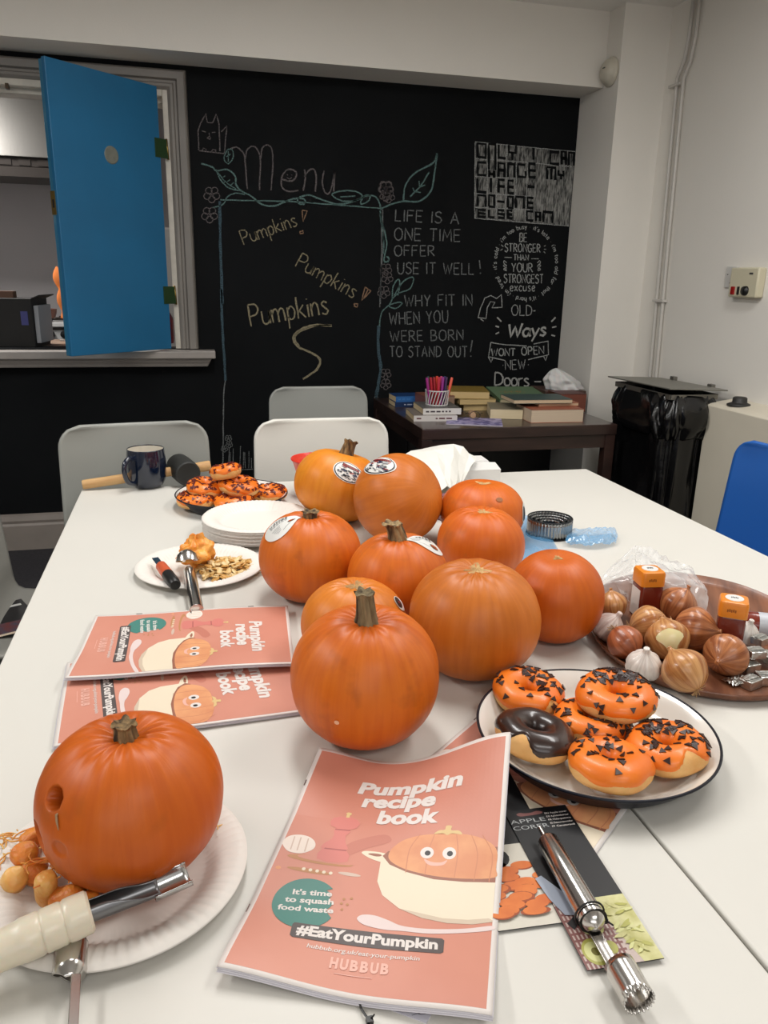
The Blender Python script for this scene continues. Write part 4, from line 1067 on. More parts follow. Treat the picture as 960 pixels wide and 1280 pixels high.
pr = [(-.05, .0001), (-.05, .015), (0, .0155), (.03, .0158), (L_ - .052, .0165)]
for k in range(2):
    x = L_ - .05 + k * .0165; pr += [(x, .0172), (x + .012, .0172), (x + .014, .016), (x + .0155, .0172)]
pr += [(L_ - .014, .0175), (L_ - .002, .017), (L_, .015), (L_, .0001)]
along(pr, 28, 1, .92).build('handle', wh, gc, smooth='a')
# blade: tapering gutter then an open half tube
b = MB(); C1 = az(228, 1098, T + .030); bl = (C1 - B).length
def fb(u, v):
    x = L_ - .004 + v * (bl * .74); rr = .0082 * (1 - .0 * v); op = lerp(.3, 1.0, sm(.2, .9, v)); a = -PI / 2 + (u - .5) * (2 * PI - op * PI * 1.05)
    return Vector((x, rr * math.cos(a), rr * math.sin(a) - .004 * v))
b.grid(fb, 20, 20); b.build('blade_shank', gm, gc, smooth=True, solid=.0012)
b = MB(); b.grid(lambda u, v: Vector((L_ + bl * (.62 + .40 * v), .0118 * math.cos(-PI / 2 + (u - .5) * 3.1), .0118 * math.sin(-PI / 2 + (u - .5) * 3.1) - .003)), 20, 6)
b.build('blade_scoop', mat('bright_steel', (190, 190, 190), .2, 1), gc, smooth=True, solid=.001)
gc.rotation_euler = (Matrix.Translation(A) @ F).to_euler()

# ------------------------------------------------------------------ metal corers
st = mat('polished_steel', (205, 202, 198), .2, 1); st2 = mat('satin_steel', (176, 172, 168), .27, 1)
def corer_head(b, x0, ln, r, teeth=0):
    prof = [(x0, r * .4), (x0 + .004, r * .92), (x0 + .008, r), (x0 + ln, r)]
    def fo(u, v):
        i = int(round(v * 3)); x, rr = prof[i]; a = -u * 2 * PI
        if teeth and i == 3: x += .0018 * (abs(((u * teeth) % 1) - .5) * 2)
        return Vector((x, rr * math.cos(a), rr * math.sin(a)))
    b.grid(fo, 72, 3, cu=True)
# small corer lower left: head points away from the viewer
H0 = az(89, 1186, T + .014); S0 = az(80, 1330, T + .012)
c1 = thing('apple_corer', 'small steel corer lying below the white-handled one, cut off by the frame', 'corer', H0)
Fc = Matrix.Translation(H0) @ ax_frame(None, H0 - S0); c1.matrix_world = Fc; c1.rotation_euler = Fc.to_euler()
b = MB()
def fh(u, v):
    x = -.032 + v * .034; r = .0122; op = 1 if v > .5 else lerp(.30, 1, v / .5); a = PI * .72 + (u - .5) * 2 * PI * op
    rr = r * (1 if v > .25 else lerp(.55, 1, v / .25))
    return Vector((x, rr * math.cos(a), rr * math.sin(a)))
b.grid(fh, 40, 16); b.build('cutter_ring', st, c1, smooth=True, solid=.001)
MB().box((-.0, 0, 0), (.001, .001, .001)); b = MB(); b.box((-.08, -.0052, .0055), (.1, .0072, .0016), M=Matrix.Rotation(.4, 4, 'X')); b.build('shaft', st2, c1, bevel=.0005)
b = along([(-.18, .0001), (-.18, .010), (-.125, .010), (-.122, .006), (-.12, .0001)]); b.build('handle', st2, c1, smooth='a')
# big corer on the right
h0 = az(684, 1051, T + .0165); h1 = az(741, 1150, T + .0165); e1 = az(812, 1248, T + .013)
c2_ = thing('apple_corer', 'polished steel apple corer with a serrated end tied to its black card', 'corer', h0)
Fc = Matrix.Translation(h0) @ ax_frame(None, h1 - h0); c2_.matrix_world = Fc; c2_.rotation_euler = Fc.to_euler()
hl_ = (h1 - h0).length; tl = (e1 - h0).length
along([(0, .0001), (0, .0092), (.002, .0103), (hl_ * .5, .0106), (hl_ - .008, .011), (hl_ - .002, .0112), (hl_, .0105), (hl_ + .004, .009), (hl_ + .008, .0045), (hl_ + .009, .0001)], 36).build('handle', st, c2_, smooth='a')
MB().tube([(-.018, 0, 0), (0, 0, 0)], .0026, 10).build('hanger', st, c2_, smooth='a')
b = MB(); b.grid(lambda u, v: Vector((hl_ + .001 * math.cos(v * 2 * PI), (.0112 + .0012 * math.cos(v * 2 * PI)) * math.cos(u * 2 * PI), (.0112 + .0012 * math.sin(v * 2 * PI + 1.57)) * math.sin(u * 2 * PI))), 36, 8, cu=True, cv=True)
b.build('black_ring', mat('black_rubber', (40, 39, 37), .55), c2_, smooth=True)
b = MB(); b.grid(lambda u, v: Vector((hl_ + .004 + v * (tl - hl_ - .03), .0058 * math.sin((u - .5) * 2.2), -.0062 - .0022 * math.cos((u - .5) * 2.2) + .002 * v * 0)), 8, 8)
b.build('shaft', st2, c2_, smooth=True, solid=.001)
b = MB(); x0 = tl - .028; r = .0118
def fo(u, v):
    x = x0 + .030 * v; a = -u * 2 * PI
    if v > .99: x += .0022 * (abs(((u * 22) % 1) - .5) * 2)
    if v < .01: a_ = ((u + .25) % 1 - .5) * 2; x += .010 * abs(math.cos(a / 2 + PI / 4)) ** 2 * 0
    return Vector((x, r * math.cos(a), r * math.sin(a)))
b.grid(fo, 88, 6, cu=True); b.build('cutter_ring', st, c2_, smooth=True, solid=.0011)
# zip tie
zt = thing('cable_tie', 'black cable tie round the steel corer, holding it to the card', 'cable tie', h1)
Fz = Matrix.Translation(h1 - (h1 - h0).normalized() * .006) @ ax_frame(None, h1 - h0); zt.matrix_world = Fz; zt.rotation_euler = Fz.to_euler()
kb = mat('black_nylon', (16, 16, 16), .4)
b = MB(); b.tube([(0, .0128 * math.cos(a * PI / 12), .0128 * math.sin(a * PI / 12)) for a in range(25)], .0009, 6); b.build('strap', kb, zt, smooth=True)
MB().box((.002, .0135, -.006), (.005, .004, .005)).build('lock', kb, zt, bevel=.0008); MB().tube([(.002, .0135, -.006), (.007, .019, -.008)], .0008, 6).build('tail', kb, zt)

# ------------------------------------------------------------------ scoops on the seed plate
zb = T + .03
h0 = az(236, 712, T + .026); h1 = az(246, 763, T + .0125)
sc = thing('melon_baller', 'steel scoop with round bowl leaning out of the seed plate onto the table', 'scoop', h0)
Fs = Matrix.Translation(h0) @ ax_frame(None, h1 - h0); sc.matrix_world = Fs; sc.rotation_euler = Fs.to_euler(); L2 = (h1 - h0).length
along([(0, .0001), (0, .004), (.004, .009), (.01, .0105), (L2 * .9, .0112), (L2, .0112), (L2 + .001, .009), (L2 + .001, .0001)], 28).build('handle', st, sc, smooth='a')
b = MB(); b.grid(lambda u, v: Vector((L2 + .006 + .009 * math.cos(u * 2 * PI) + .0015 * math.cos(v * 2 * PI) * math.cos(u * 2 * PI), (.0095 + .0016 * math.cos(v * 2 * PI)) * math.sin(u * 2 * PI), .0016 * math.sin(v * 2 * PI))), 28, 8, cu=True, cv=True)
b.build('hanging_ring', st, sc, smooth=True)
b = MB(); b.lathe([(.0001, -.021), (.010, -.0185), (.0175, -.011), (.021, 0), (.0203, 0), (.0168, -.0105), (.0095, -.0173), (.0001, -.0195)], 30, M=Matrix.Translation((-.024, 0, .006)) @ Matrix.Rotation(2.6, 4, 'Y'))
b.build('bowl', st, sc, smooth='a')
MB().tube([(-.008, 0, .0), (.004, 0, 0)], .0035, 8).build('neck', st, sc, smooth=True)
h0 = az(201, 707, T + .024); h1 = az(219, 731, T + .022)
pl_ = thing('peeler', 'orange and black handled peeler lying beside the steel scoop', 'peeler', h0)
Fs = Matrix.Translation(h0) @ ax_frame(None, h1 - h0); pl_.matrix_world = Fs; pl_.rotation_euler = Fs.to_euler(); L2 = (h1 - h0).length
along([(0, .0001), (0, .008), (.003, .0095), (L2 * .55, .0105)], 22).build('orange_grip', mat('orange_rubber', (196, 84, 44), .5), pl_, smooth='a')
along([(L2 * .5, .0105), (L2 * .85, .0108), (L2, .0095), (L2 + .002, .008), (L2 + .002, .0001)], 22).build('black_end', mat('black_plastic', (14, 14, 14), .4), pl_, smooth='a')
b = MB(); b.box((-.02, 0, 0), (.045, .012, .0012)); b.build('blade', st, pl_, bevel=.0004)

# ------------------------------------------------------------------ seeds and pulp
seed_m = [mat('pumpkin_seed_a', (214, 176, 112), .5, var=.12, scale=90), mat('pumpkin_seed_b', (200, 150, 76), .5, var=.12, scale=90), mat('pumpkin_seed_c', (224, 196, 142), .5, var=.1, scale=90)]
sm_ = []
for k in range(3):
    b = MB(); nn = 14
    out = [(.0088 * math.cos(a) * (1 + .12 * math.cos(a)), 0.0052 * math.sin(a) * (1 - .15 * math.cos(a))) for a in [i * 2 * PI / nn for i in range(nn)]]
    vs = [(x, y, 0) for x, y in out] + [(x * .72, y * .72, .0013) for x, y in out] + [(x * .72, y * .72, -.0013) for x, y in out]
    fs = [(i, (i + 1) % nn, nn + (i + 1) % nn, nn + i) for i in range(nn)] + [((i + 1) % nn, i, 2 * nn + i, 2 * nn + (i + 1) % nn) for i in range(nn)] + [tuple(range(nn, 2 * nn)), tuple(range(2 * nn, 3 * nn))[::-1]]
    b.add(vs, fs); sm_.append(b.mesh('pumpkin_seed', seed_m[k], True))
cs = az(283, 708, T + .012)
rs = random.Random(5)
for k in range(260):
    a = rs.random() * 6.283; r = rs.random() ** .55
    x = cs.x + math.cos(a) * r * .058; y = cs.y + math.sin(a) * r * .048
    if k > 254: x, y = cs.x + rs.uniform(.04, .07), cs.y + rs.uniform(-.03, .02)
    hgt = .019 * (1 - r * r)
    o = bpy.data.objects.new('pumpkin_seed', sm_[k % 3]); COL.objects.link(o)
    o.location = (x, y, T + .0045 + hgt * rs.uniform(.3, 1) + .0015); o.rotation_euler = (rs.uniform(-.5, .5), rs.uniform(-.5, .5), rs.random() * 6.28)
    tag(o, 'flat cream pumpkin seed in the heap on the paper plate', 'seed', 'pumpkin seeds on the plate')
b = MB(); c = az(246, 692, T + .03)
def fp(u, v):
    a = u * 2 * PI; ph = v * PI; d = Vector((math.sin(ph) * math.cos(a), math.sin(ph) * math.sin(a), math.cos(ph)))
    k = 1 + .5 * nz(d.x * 1.6, d.y * 1.6, d.z * 1.6 + 3) + .30 * abs(nz(d.x * 3, d.y * 3, d.z * 1.5)) + .05 * nz(d.x * 9, d.y * 9, d.z * 5)
    top = 1 + .35 * max(0, math.sin(3 * a + 1)) * max(0, d.z)
    return Vector((d.x * .030 * k, d.y * .025 * k, d.z * .022 * k * top))
b.grid(fp, 64, 40, cu=True)
zmn = min(p.z for p in b.v)
tag(b.build('pumpkin_pulp', mat('pulp', (224, 132, 30), .4, col2=(236, 176, 82), scale=38, bump=1, bscale=60, sss=.3), loc=(c.x, c.y, T + .004 - zmn), smooth=True), 'lump of yellow-orange pumpkin pulp on the seed plate', 'pumpkin pulp')

# ------------------------------------------------------------------ enamel plates with doughnuts
en_w = mat('enamel_white', (224, 220, 212), .16, coat=.5); en_n = mat('enamel_navy', (12, 15, 28), .4, spec=.3)
def enamel_plate(x, y, R, label):
    t = thing('enamel_plate', label, 'plate', (x, y, T)); k = R / .135
    top = [(.0001, .006), (.05, .006), (.09, .0062), (.103, .009), (.112, .0155), (.121, .0235), (.1285, .029), (.1335, .0315)]
    bot = [(.1335, .0297), (.130, .0265), (.124, .0195), (.118, .0115), (.110, .0040), (.102, .001), (.094, 0), (.0001, 0)]
    MB().lathe([(r * k, z) for r, z in top], 96).build('dish', en_w, t, smooth=True)
    MB().lathe([(r * k, z) for r, z in bot], 96).build('underside', en_n, t, smooth=True)
    b = MB(); b.grid(lambda u, v: Vector(((.1335 * k + .0016 * math.cos(v * 2 * PI)) * math.cos(u * 2 * PI), (.1335 * k + .0016 * math.cos(v * 2 * PI)) * math.sin(u * 2 * PI), .0306 + .0016 * math.sin(v * 2 * PI))), 96, 8, cu=True, cv=True)
    b.build('rim', en_n, t, smooth=True)
    return t
enamel_plate(.436, .703, .1365, 'round white enamel plate with navy rim holding six doughnuts, in front')
enamel_plate(.087, 1.800, .131, 'navy-rimmed enamel plate of doughnuts at the far left, near the mug')
dough = mat('doughnut_dough', (232, 184, 118), .6, col2=(216, 158, 88), scale=22, bump=.3, bscale=120, sss=.1)
ic_o = mat('orange_icing', (238, 126, 28), .42, col2=(230, 112, 22), scale=24, coat=.15, bump=.12, bscale=40)
ic_c = mat('chocolate_icing', (46, 28, 22), .3, var=.2, scale=20, coat=.4, bump=.15, bscale=40)
spk = mat('chocolate_sprinkle', (44, 20, 14), .4); spk2 = mat('red_brown_sprinkle', (92, 24, 16), .4)
tri = MB(); tri.prism([(-.0042, -.0034), (.0042, -.0034), (0, .0040)], 0, .0013); tri_me = [tri.mesh('sprinkle', spk), None]
tri2 = MB(); tri2.prism([(-.0036, -.0030), (.0036, -.0026), (-.001, .0034)], 0, .0013); tri_me[1] = tri2.mesh('sprinkle', spk)
def donut(label, c, R=.0455, h=.031, icing='o', tilt=(0, 0, 0), n_sp=34, individual=True, group='doughnuts on the front plate', bare=None, seed=1, cluster=None, icing_edge=.08):
    """c = centre of the body"""
    rs = random.Random(seed)
    rt = R * .40; Rm = R - rt; hz = h / 2
    Rt = Matrix.Rotation(tilt[2], 4, 'Z') @ Matrix.Rotation(tilt[0], 4, 'X') @ Matrix.Rotation(tilt[1], 4, 'Y')
    def body(a, t, k=1.0, off=0):
        wob = 1 + .03 * math.sin(2 * a + seed) + .02 * math.sin(5 * a + seed * 2)
        cx = math.cos(t); sz = math.sin(t)
        r = Rm * wob + (rt * wob + off) * cx; z = (hz + off) * sz * (1 if sz > 0 else .9)
        return Vector((r * math.cos(a), r * math.sin(a), z))
    t_ = thing('doughnut', label, 'doughnut', c, 0, group)
    b = MB(); b.grid(lambda u, v: Rt @ body(u * 2 * PI, v * 2 * PI), 48, 20, cu=True, cv=True); b.build('dough_ring', dough, t_, smooth=True)
    def edge(a, side):
        e = icing_edge + .16 * math.sin(3 * a + seed) + .10 * math.sin(7 * a + seed * 3)
        if bare and side == 0:
            d = abs((a - bare + PI) % (2 * PI) - PI); e += .9 * math.exp(-(d / .3) ** 2)
        return e
    def ic(u, v):
        a = u * 2 * PI; lo = edge(a, 0); hi = PI + .35
        tt = lerp(lo, hi, v); o = .0016 * min(1, v * 12) ** .5 * min(1, (1 - v) * 10 + .0) ** .5 - .0002
        return Rt @ body(a, tt, off=o)
    b = MB(); b.grid(ic, 64, 18, cu=True); b.build('icing', ic_o if icing == 'o' else ic_c, t_, smooth=True)
    if n_sp:
        big = MB()
        for k in range(n_sp):
            if cluster is not None and rs.random() < .6:
                a = cluster + rs.gauss(0, 1.0); tt = rs.uniform(.5, 2.4)
            else: a = rs.random() * 6.283; tt = rs.uniform(.3, 2.2)
            p = body(a, tt, off=.0015); n_ = (body(a, tt, off=.004) - p).normalized()
            q = (n_ + Vector((rs.uniform(-.25, .25), rs.uniform(-.25, .25), rs.uniform(-.1, .2)))).normalized().to_track_quat('Z', 'Y').to_matrix().to_4x4()
            M = Matrix.Translation(p) @ q @ Matrix.Rotation(rs.random() * 6.28, 4, 'Z')
            if individual:
                o = bpy.data.objects.new('sprinkle', tri_me[k % 2]); COL.objects.link(o); o.parent = t_; 
                W = Rt @ M; o.location = W.to_translation(); o.rotation_euler = W.to_euler()
            else:
                s_ = rs.uniform(.8, 1.25) * .9
                big.prism([(-.0042 * s_, -.0034 * s_), (.0042 * s_, -.0034 * s_), (0, .0040 * s_)], 0, .0012, M=Rt @ M)
        if not individual:
            o = big.build('sprinkles', spk2, t_); o['kind'] = 'stuff'
    return t_
ZD = T + .0065 + .0165
def dc(px, py, z): p = az(px, py, z); return (p.x, p.y, z)
donut('orange iced doughnut at the back left of the front plate, behind the chocolate one', dc(660, 866, ZD + .006), .0445, seed=1, tilt=(.12, .06, 0), n_sp=56, cluster=.2, bare=-1.2)
donut('orange iced doughnut in the middle of the front plate, tucked under the upper one', dc(740, 903, ZD), .0435, seed=2, n_sp=64, cluster=-.6)
donut('orange iced doughnut resting on top of the others on the front plate', dc(770, 871, ZD + .026), .0455, h=.033, seed=3, tilt=(.06, -.10, .1), n_sp=96, cluster=1.2)
donut('chocolate iced doughnut on the front plate', dc(668, 920, ZD + .006), .0445, h=.035, seed=4, icing='c', tilt=(-.02, .13, 0), n_sp=0, icing_edge=.1, bare=-2.4)
donut('orange iced doughnut nearest the viewer with few sprinkles', dc(762, 957, ZD + .0065), .0455, h=.034, seed=5, tilt=(-.13, .05, 0), n_sp=30, icing_edge=.02, cluster=1.8)
donut('orange iced doughnut at the right of the front plate with a bare patch', dc(833, 936, ZD + .005), .0455, h=.032, seed=6, tilt=(-.08, -.08, 0), n_sp=84, cluster=1.5, bare=-1.5)
for s_, (px, py, z, R, tl, lb) in enumerate(((245, 625, ZD, .045, (0, 0, 0), 'far left doughnut lying flat at the front left of the far plate'), (257, 610, ZD + .022, .044, (.1, .1, 0), 'doughnut stacked behind the flat left one on the far plate'),
        (292, 628, ZD, .044, (0, 0, 0), 'doughnut at the front centre of the far plate under the pile'), (336, 617, ZD, .043, (0, -.05, 0), 'doughnut alone at the right end of the far plate'),
        (299, 608, ZD + .028, .046, (.12, .08, 0), 'large doughnut lying across the pile on the far plate'), (282, 590, ZD + .062, .036, (-.15, -.15, 0), 'small doughnut perched on top of the far pile'))):
    donut(lb, dc(px, py, z), R, h=.033, seed=11 + s_, tilt=tl, n_sp=80 if R > .04 else 46, individual=False, group='doughnuts on the far plate', icing_edge=.05)

# ------------------------------------------------------------------ wooden tray
tw = mat('walnut_tray_wood', (92, 52, 34), .4, col2=(138, 88, 60), scale=7, stretch=(1, 9, 4), lo=.3, hi=.7, coat=.15)
tcx, tcy = .754, .956
def trf(k, z):
    def fn(u):
        a = u * 2 * PI; n_ = 2.15; c = math.copysign(abs(math.cos(a)) ** (2 / n_), math.cos(a)); s = math.copysign(abs(math.sin(a)) ** (2 / n_), math.sin(a))
        return Vector((c * .225 * k, s * .168 * k, z))
    return fn
tp = [(.0001, .006), (.5, .006), (.9, .006), (.955, .009), (.985, .0145), (.997, .0165), (1.0, .0150), (.985, .009), (.95, .002), (.93, 0), (.0001, 0)]
b = MB(); b.grid(lambda u, v: trf(tp[int(round(v * 10))][0], tp[int(round(v * 10))][1])(u), 96, 10, cu=True)
tag(b.build('wooden_tray', tw, loc=(tcx, tcy, T), smooth='a', fixn=True), 'dark walnut tray with rounded corners holding onions and garlic', 'tray')
bpy.data.objects['wooden_tray'].rotation_euler = (0, 0, 1.02)
ZT = T + .006
# ------------------------------------------------------------------ onions
def onion_mat(name, c1, c2):
    m = bpy.data.materials.new(name); m.use_nodes = True; N = m.node_tree.nodes; L = m.node_tree.links; bs = N['Principled BSDF']
    bs.inputs['Roughness'].default_value = .32; bs.inputs['Coat Weight'].default_value = .15
    tc = N.new('ShaderNodeTexCoord'); mu = N.new('ShaderNodeMapping'); mu.inputs['Scale'].default_value = (26, 1.6, 1); L.new(tc.outputs['UV'], mu.inputs[0])
    n2 = N.new('ShaderNodeTexNoise'); n2.inputs['Scale'].default_value = 1; n2.inputs['Detail'].default_value = 6; n2.inputs['Distortion'].default_value = .4; L.new(mu.outputs[0], n2.inputs['Vector'])
    cr = N.new('ShaderNodeValToRGB'); L.new(n2.outputs['Fac'], cr.inputs[0]); cr.color_ramp.elements[0].position = .36; cr.color_ramp.elements[1].position = .62
    cr.color_ramp.elements[0].color = rgb(*c1); cr.color_ramp.elements[1].color = rgb(*c2); L.new(cr.outputs[0], bs.inputs['Base Color'])
    bp = N.new('ShaderNodeBump'); bp.inputs['Strength'].default_value = .35; bp.inputs['Distance'].default_value = .001; L.new(n2.outputs['Fac'], bp.inputs['Height']); L.new(bp.outputs[0], bs.inputs['Normal'])
    return m
on1 = onion_mat('onion_skin_brown', (126, 66, 34), (188, 122, 76)); on2 = onion_mat('onion_skin_gold', (156, 96, 48), (208, 156, 100)); on3 = onion_mat('onion_skin_russet', (130, 66, 38), (176, 102, 66))
root_m = mat('onion_root', (176, 142, 100), .8); peeled = mat('onion_flesh', (222, 208, 158), .25, sss=.2)
def revolve(name, prof, m, parent, M, n=40, lobes=0, amp=0, wob=.02, seed=0):
    P = [(p.x, p.y) for p in catmull([(a, b_, 0) for a, b_ in prof], 4)]; nv = len(P) - 1
    vs = []; fs = []
    for j, (r, z) in enumerate(P):
        for i in range(n):
            a = i / n * 2 * PI; k = 1 + wob * math.sin(2 * a + seed) + wob * .5 * math.sin(3 * a + seed * 2)
            if lobes: k *= 1 - amp * (abs(math.cos(lobes * a / 2 + seed)) ** 6) * min(1, r / (.5 * max(q[0] for q in P)))
            vs.append(M @ Vector((max(r, .0001) * k * math.cos(a), max(r, .0001) * k * math.sin(a), z)))
    for j in range(nv):
        for i in range(n): fs.append((j * n + i, (j + 1) * n + i, (j + 1) * n + (i + 1) % n, j * n + (i + 1) % n))
    b = MB(); b.add(vs, fs); me = b.mesh(name, m, True); uv = me.uv_layers.new(name='UVMap')
    for poly in me.polygons:
        i = poly.index % n; j = poly.index // n
        for li, (a, c) in zip(poly.loop_indices, ((i, j), (i, j + 1), (i + 1, j + 1), (i + 1, j))): uv.data[li].uv = (a / n, c / nv)
    o = bpy.data.objects.new(name, me); COL.objects.link(o); o.parent = parent; return o
def onion(label, px, py, r, m, tilt, seed, z=None, hr=.92, peel=False):
    z = z or ZT + r * .94; c = az(px, py, z)
    t = thing('onion', label, 'onion', (c.x, c.y, z), 0, 'brown onions on the wooden tray')
    M = Matrix.Rotation(tilt[1], 4, 'Z') @ Matrix.Rotation(tilt[0], 4, 'X')
    k = r
    prof = [(.0001, -hr * k), (.25 * k, -hr * k * .98), (.72 * k, -hr * k * .66), (k, 0), (.86 * k, hr * k * .48), (.5 * k, hr * k * .84), (.2 * k, hr * k * 1.02), (.1 * k, hr * k * 1.16), (.11 * k, hr * k * 1.25), (.0001, hr * k * 1.26)]
    revolve('skin', prof, m, t, M, seed=seed)
    b = MB(); rr = random.Random(seed)
    for q in range(14):
        a = rr.random() * 6.28; p = Vector((math.cos(a) * .1 * k, math.sin(a) * .1 * k, -hr * k * .97)); e = p + Vector((math.cos(a) * rr.uniform(.1, .4) * k, math.sin(a) * rr.uniform(.1, .4) * k, -rr.uniform(.08, .25) * k))
        b.tube([M @ p, M @ ((p + e) / 2 + Vector((0, 0, -.03 * k))), M @ e], .0005, 4)
    o = b.build('roots', root_m, t); o['kind'] = 'stuff'
    if peel:
        b = MB()
        def fn(u, v):
            d0 = M.inverted() @ (Vector((-.35, -.75, .25)).normalized())
            th = math.atan2(d0.y, d0.x) + (v * .55) * math.cos(u * 2 * PI) * (1 + .3 * math.sin(3 * u * 6.28)); zz = d0.z * k * .8 + v * .5 * k * math.sin(u * 2 * PI)
            f = math.sqrt(max(.02, 1 - (zz / (k * 1.02)) ** 2)); return M @ Vector((f * k * 1.022 * math.cos(th), f * k * 1.022 * math.sin(th), zz))
        b.grid(fn, 24, 6, cu=True); o = b.build('peeled_patch', peeled, t, smooth=True); o['label'] = 'pale peeled patch'
    return t
onion('onion at the left end of the tray, dull gold with a dried top', 766, 756, .0235, on2, (-.3, .3), 1)
onion('small russet onion at the front left of the tray, beside the white garlic', 781, 803, .0262, on3, (2.2, .4), 2)
onion('gold onion left of centre on the tray, neck pointing right', 811, 781, .0295, on2, (1.3, 1.3), 3)
onion('gold onion in the middle with a pale peeled patch', 834, 799, .0315, on2, (-.9, -.2), 4, peel=True)
onion('smooth brown-pink onion right of the middle, in front of the right shaker', 869, 786, .0320, on1, (1.4, .7), 5)
onion('onion with flaking neck between the two orange-capped shakers', 847, 755, .0305, on1, (.4, 1.2), 6)
onion('brown onion nearest the viewer with hairy roots', 856, 838, .0310, on2, (-.95, .3), 7)
onion('brown onion at the right, beside the foil cubes', 908, 818, .0300, on1, (1.6, -1.0), 8)
gar = onion_mat('garlic_skin', (206, 196, 188), (232, 226, 218)); gar2 = onion_mat('garlic_skin_purple', (190, 168, 160), (222, 208, 200))
def garlic(label, px, py, r, tilt, seed, m):
    z = ZT + r * .86; c = az(px, py, z); t = thing('garlic_bulb', label, 'garlic', (c.x, c.y, z), 0, 'garlic bulbs on the tray')
    M = Matrix.Rotation(tilt[1], 4, 'Z') @ Matrix.Rotation(tilt[0], 4, 'X'); k = r
    revolve('bulb', [(.0001, -.72 * k), (.5 * k, -.76 * k), (.92 * k, -.4 * k), (k, .0), (.82 * k, .45 * k), (.45 * k, .78 * k), (.2 * k, 1.0 * k), (.17 * k, 1.25 * k), (.0001, 1.27 * k)], m, t, M, n=64, lobes=9, amp=.10, seed=seed)
    b = MB(); b.lathe([(.0001, -.80 * k), (.2 * k, -.80 * k), (.26 * k, -.72 * k)], 16, M=M); b.build('root_plate', root_m, t, smooth=True)
garlic('pinkish garlic bulb at the left rim of the tray beside the orange pumpkin', 761, 784, .0240, (.5, .9), 1, gar2)
garlic('white garlic bulb at the front of the tray between two onions', 805, 831, .0240, (.3, -.5), 2, gar)
garlic('white garlic bulb behind the right-hand shaker', 931, 792, .0210, (.3, .3), 3, gar)

# ------------------------------------------------------------------ seasoning shakers
cap_m = mat('orange_cap', (220, 132, 34), .35, sss=.1); rb_m = mat('red_brown_powder', (96, 26, 16), .25, col2=(120, 40, 22), scale=9, coat=.5); clear = mat('clear_plastic', (240, 236, 230), .08, trans=1, ior=1.3)
lab_w = mat('label_white', (218, 216, 212), .45); bar_b = mat('barcode_blue', (92, 108, 148), .45); ink = mat('print_ink', (60, 56, 54), .5); emb = mat('embossed_brown', (150, 84, 20), .5)
def rsq(a, r, z, n=6):
    out = []
    for cx, cy, a0 in ((a - r, a - r, 0), (-a + r, a - r, 90), (-a + r, -a + r, 180), (a - r, -a + r, 270)):
        for k in range(n + 1): th = math.radians(a0 + 90 * k / n); out.append((cx + r * math.cos(th), cy + r * math.sin(th), z))
    return out
def stackr(rings, mi=0):
    b = MB(); n = len(rings[0]); vs = [p for rg in rings for p in rg]; fs = [(j * n + i, j * n + (i + 1) % n, (j + 1) * n + (i + 1) % n, (j + 1) * n + i) for j in range(len(rings) - 1) for i in range(n)]
    fs += [tuple(range(n))[::-1], tuple((len(rings) - 1) * n + i for i in range(n))]; b.add(vs, fs, mi); return b
def shaker(label, c, rz, barcode):
    t = thing('seasoning_shaker', label, 'shaker', c, rz, 'orange-capped seasoning shakers'); a = .0185
    stackr([rsq(a - .002, .004, 0), rsq(a, .005, .002), rsq(a, .005, .055), rsq(a - .001, .005, .058)]).build('bottle', rb_m, t, smooth='a')
    stackr([rsq(a + .0012, .006, .058), rsq(a + .0012, .006, .078), rsq(a, .006, .081), rsq(a - .003, .005, .0822)]).build('cap', cap_m, t, smooth='a')
    MB().lathe([(.0001, .0828), (.0125, .0828), (.0128, .0822)], 28).build('round_label', lab_w, t)
    b = MB()
    for k in range(5): b.box((-.004 + k * .002, .001 * (k % 2), .0830), (.0013, .004, .0003))
    b.build('label_print', ink, t)
    b = MB()
    for k in range(5): b.box((-.008 + k * .0026, -a - .0013, .069 + .0008 * (k % 2)), (.0018, .0006, .004))
    b.build('embossed_date', emb, t)
    if barcode:
        b = MB().bx(a + .0, a + .0006, -.014, .015, .004, .05); o = b.build('side_label', lab_w, t)
        b = MB()
        for k in range(9): b.bx(a + .0006, a + .001, -.011 + k * .0022, -.0098 + k * .0022 + .0003 * (k % 3), .008, .027)
        b.build('barcode', bar_b, t)
        b = MB()
        for k in range(4): b.bx(a + .0006, a + .001, -.009, .011 - .003 * (k % 2), .031 + k * .004, .0325 + k * .004)
        b.build('label_text', ink, t)
    else:
        MB().bx(-a - .0006, -a, -.014, .014, .004, .05).build('side_label', lab_w, t)
    return t
p = az(805, 770, ZT); shaker('orange-capped shaker of red seasoning standing towards the left of the tray', (p.x, p.y, ZT), -.12, False)
p = az(908, 812, ZT); shaker('orange-capped seasoning shaker with a barcode label, towards the right of the tray', (p.x, p.y, ZT), -.62, True)
# glass spice jar lying down
p = az(962, 782, ZT + .02)
jr = thing('spice_jar', 'brown spice jar with pale label lying on its side behind the right shaker', 'jar', (p.x, p.y, ZT + .0195)); jr.rotation_euler = (0, PI / 2, -.5)
b = MB(); b.lathe([(.0001, -.045), (.017, -.045), (.019, -.042), (.019, .02), (.017, .026), (.014, .03), (.014, .034), (.0001, .034)], 32); b.build('jar', rb_m, jr, smooth='a')
b = MB(); b.lathe([(.0193, -.018), (.0193, .012)], 32); b.build('label', mat('label_grey_white', (186, 190, 196), .4), jr, smooth=True)
MB().lathe([(.016, .033), (.016, .046), (.0001, .046)], 28).build('lid', mat('black_plastic', (14, 14, 14), .4), jr, smooth='a')
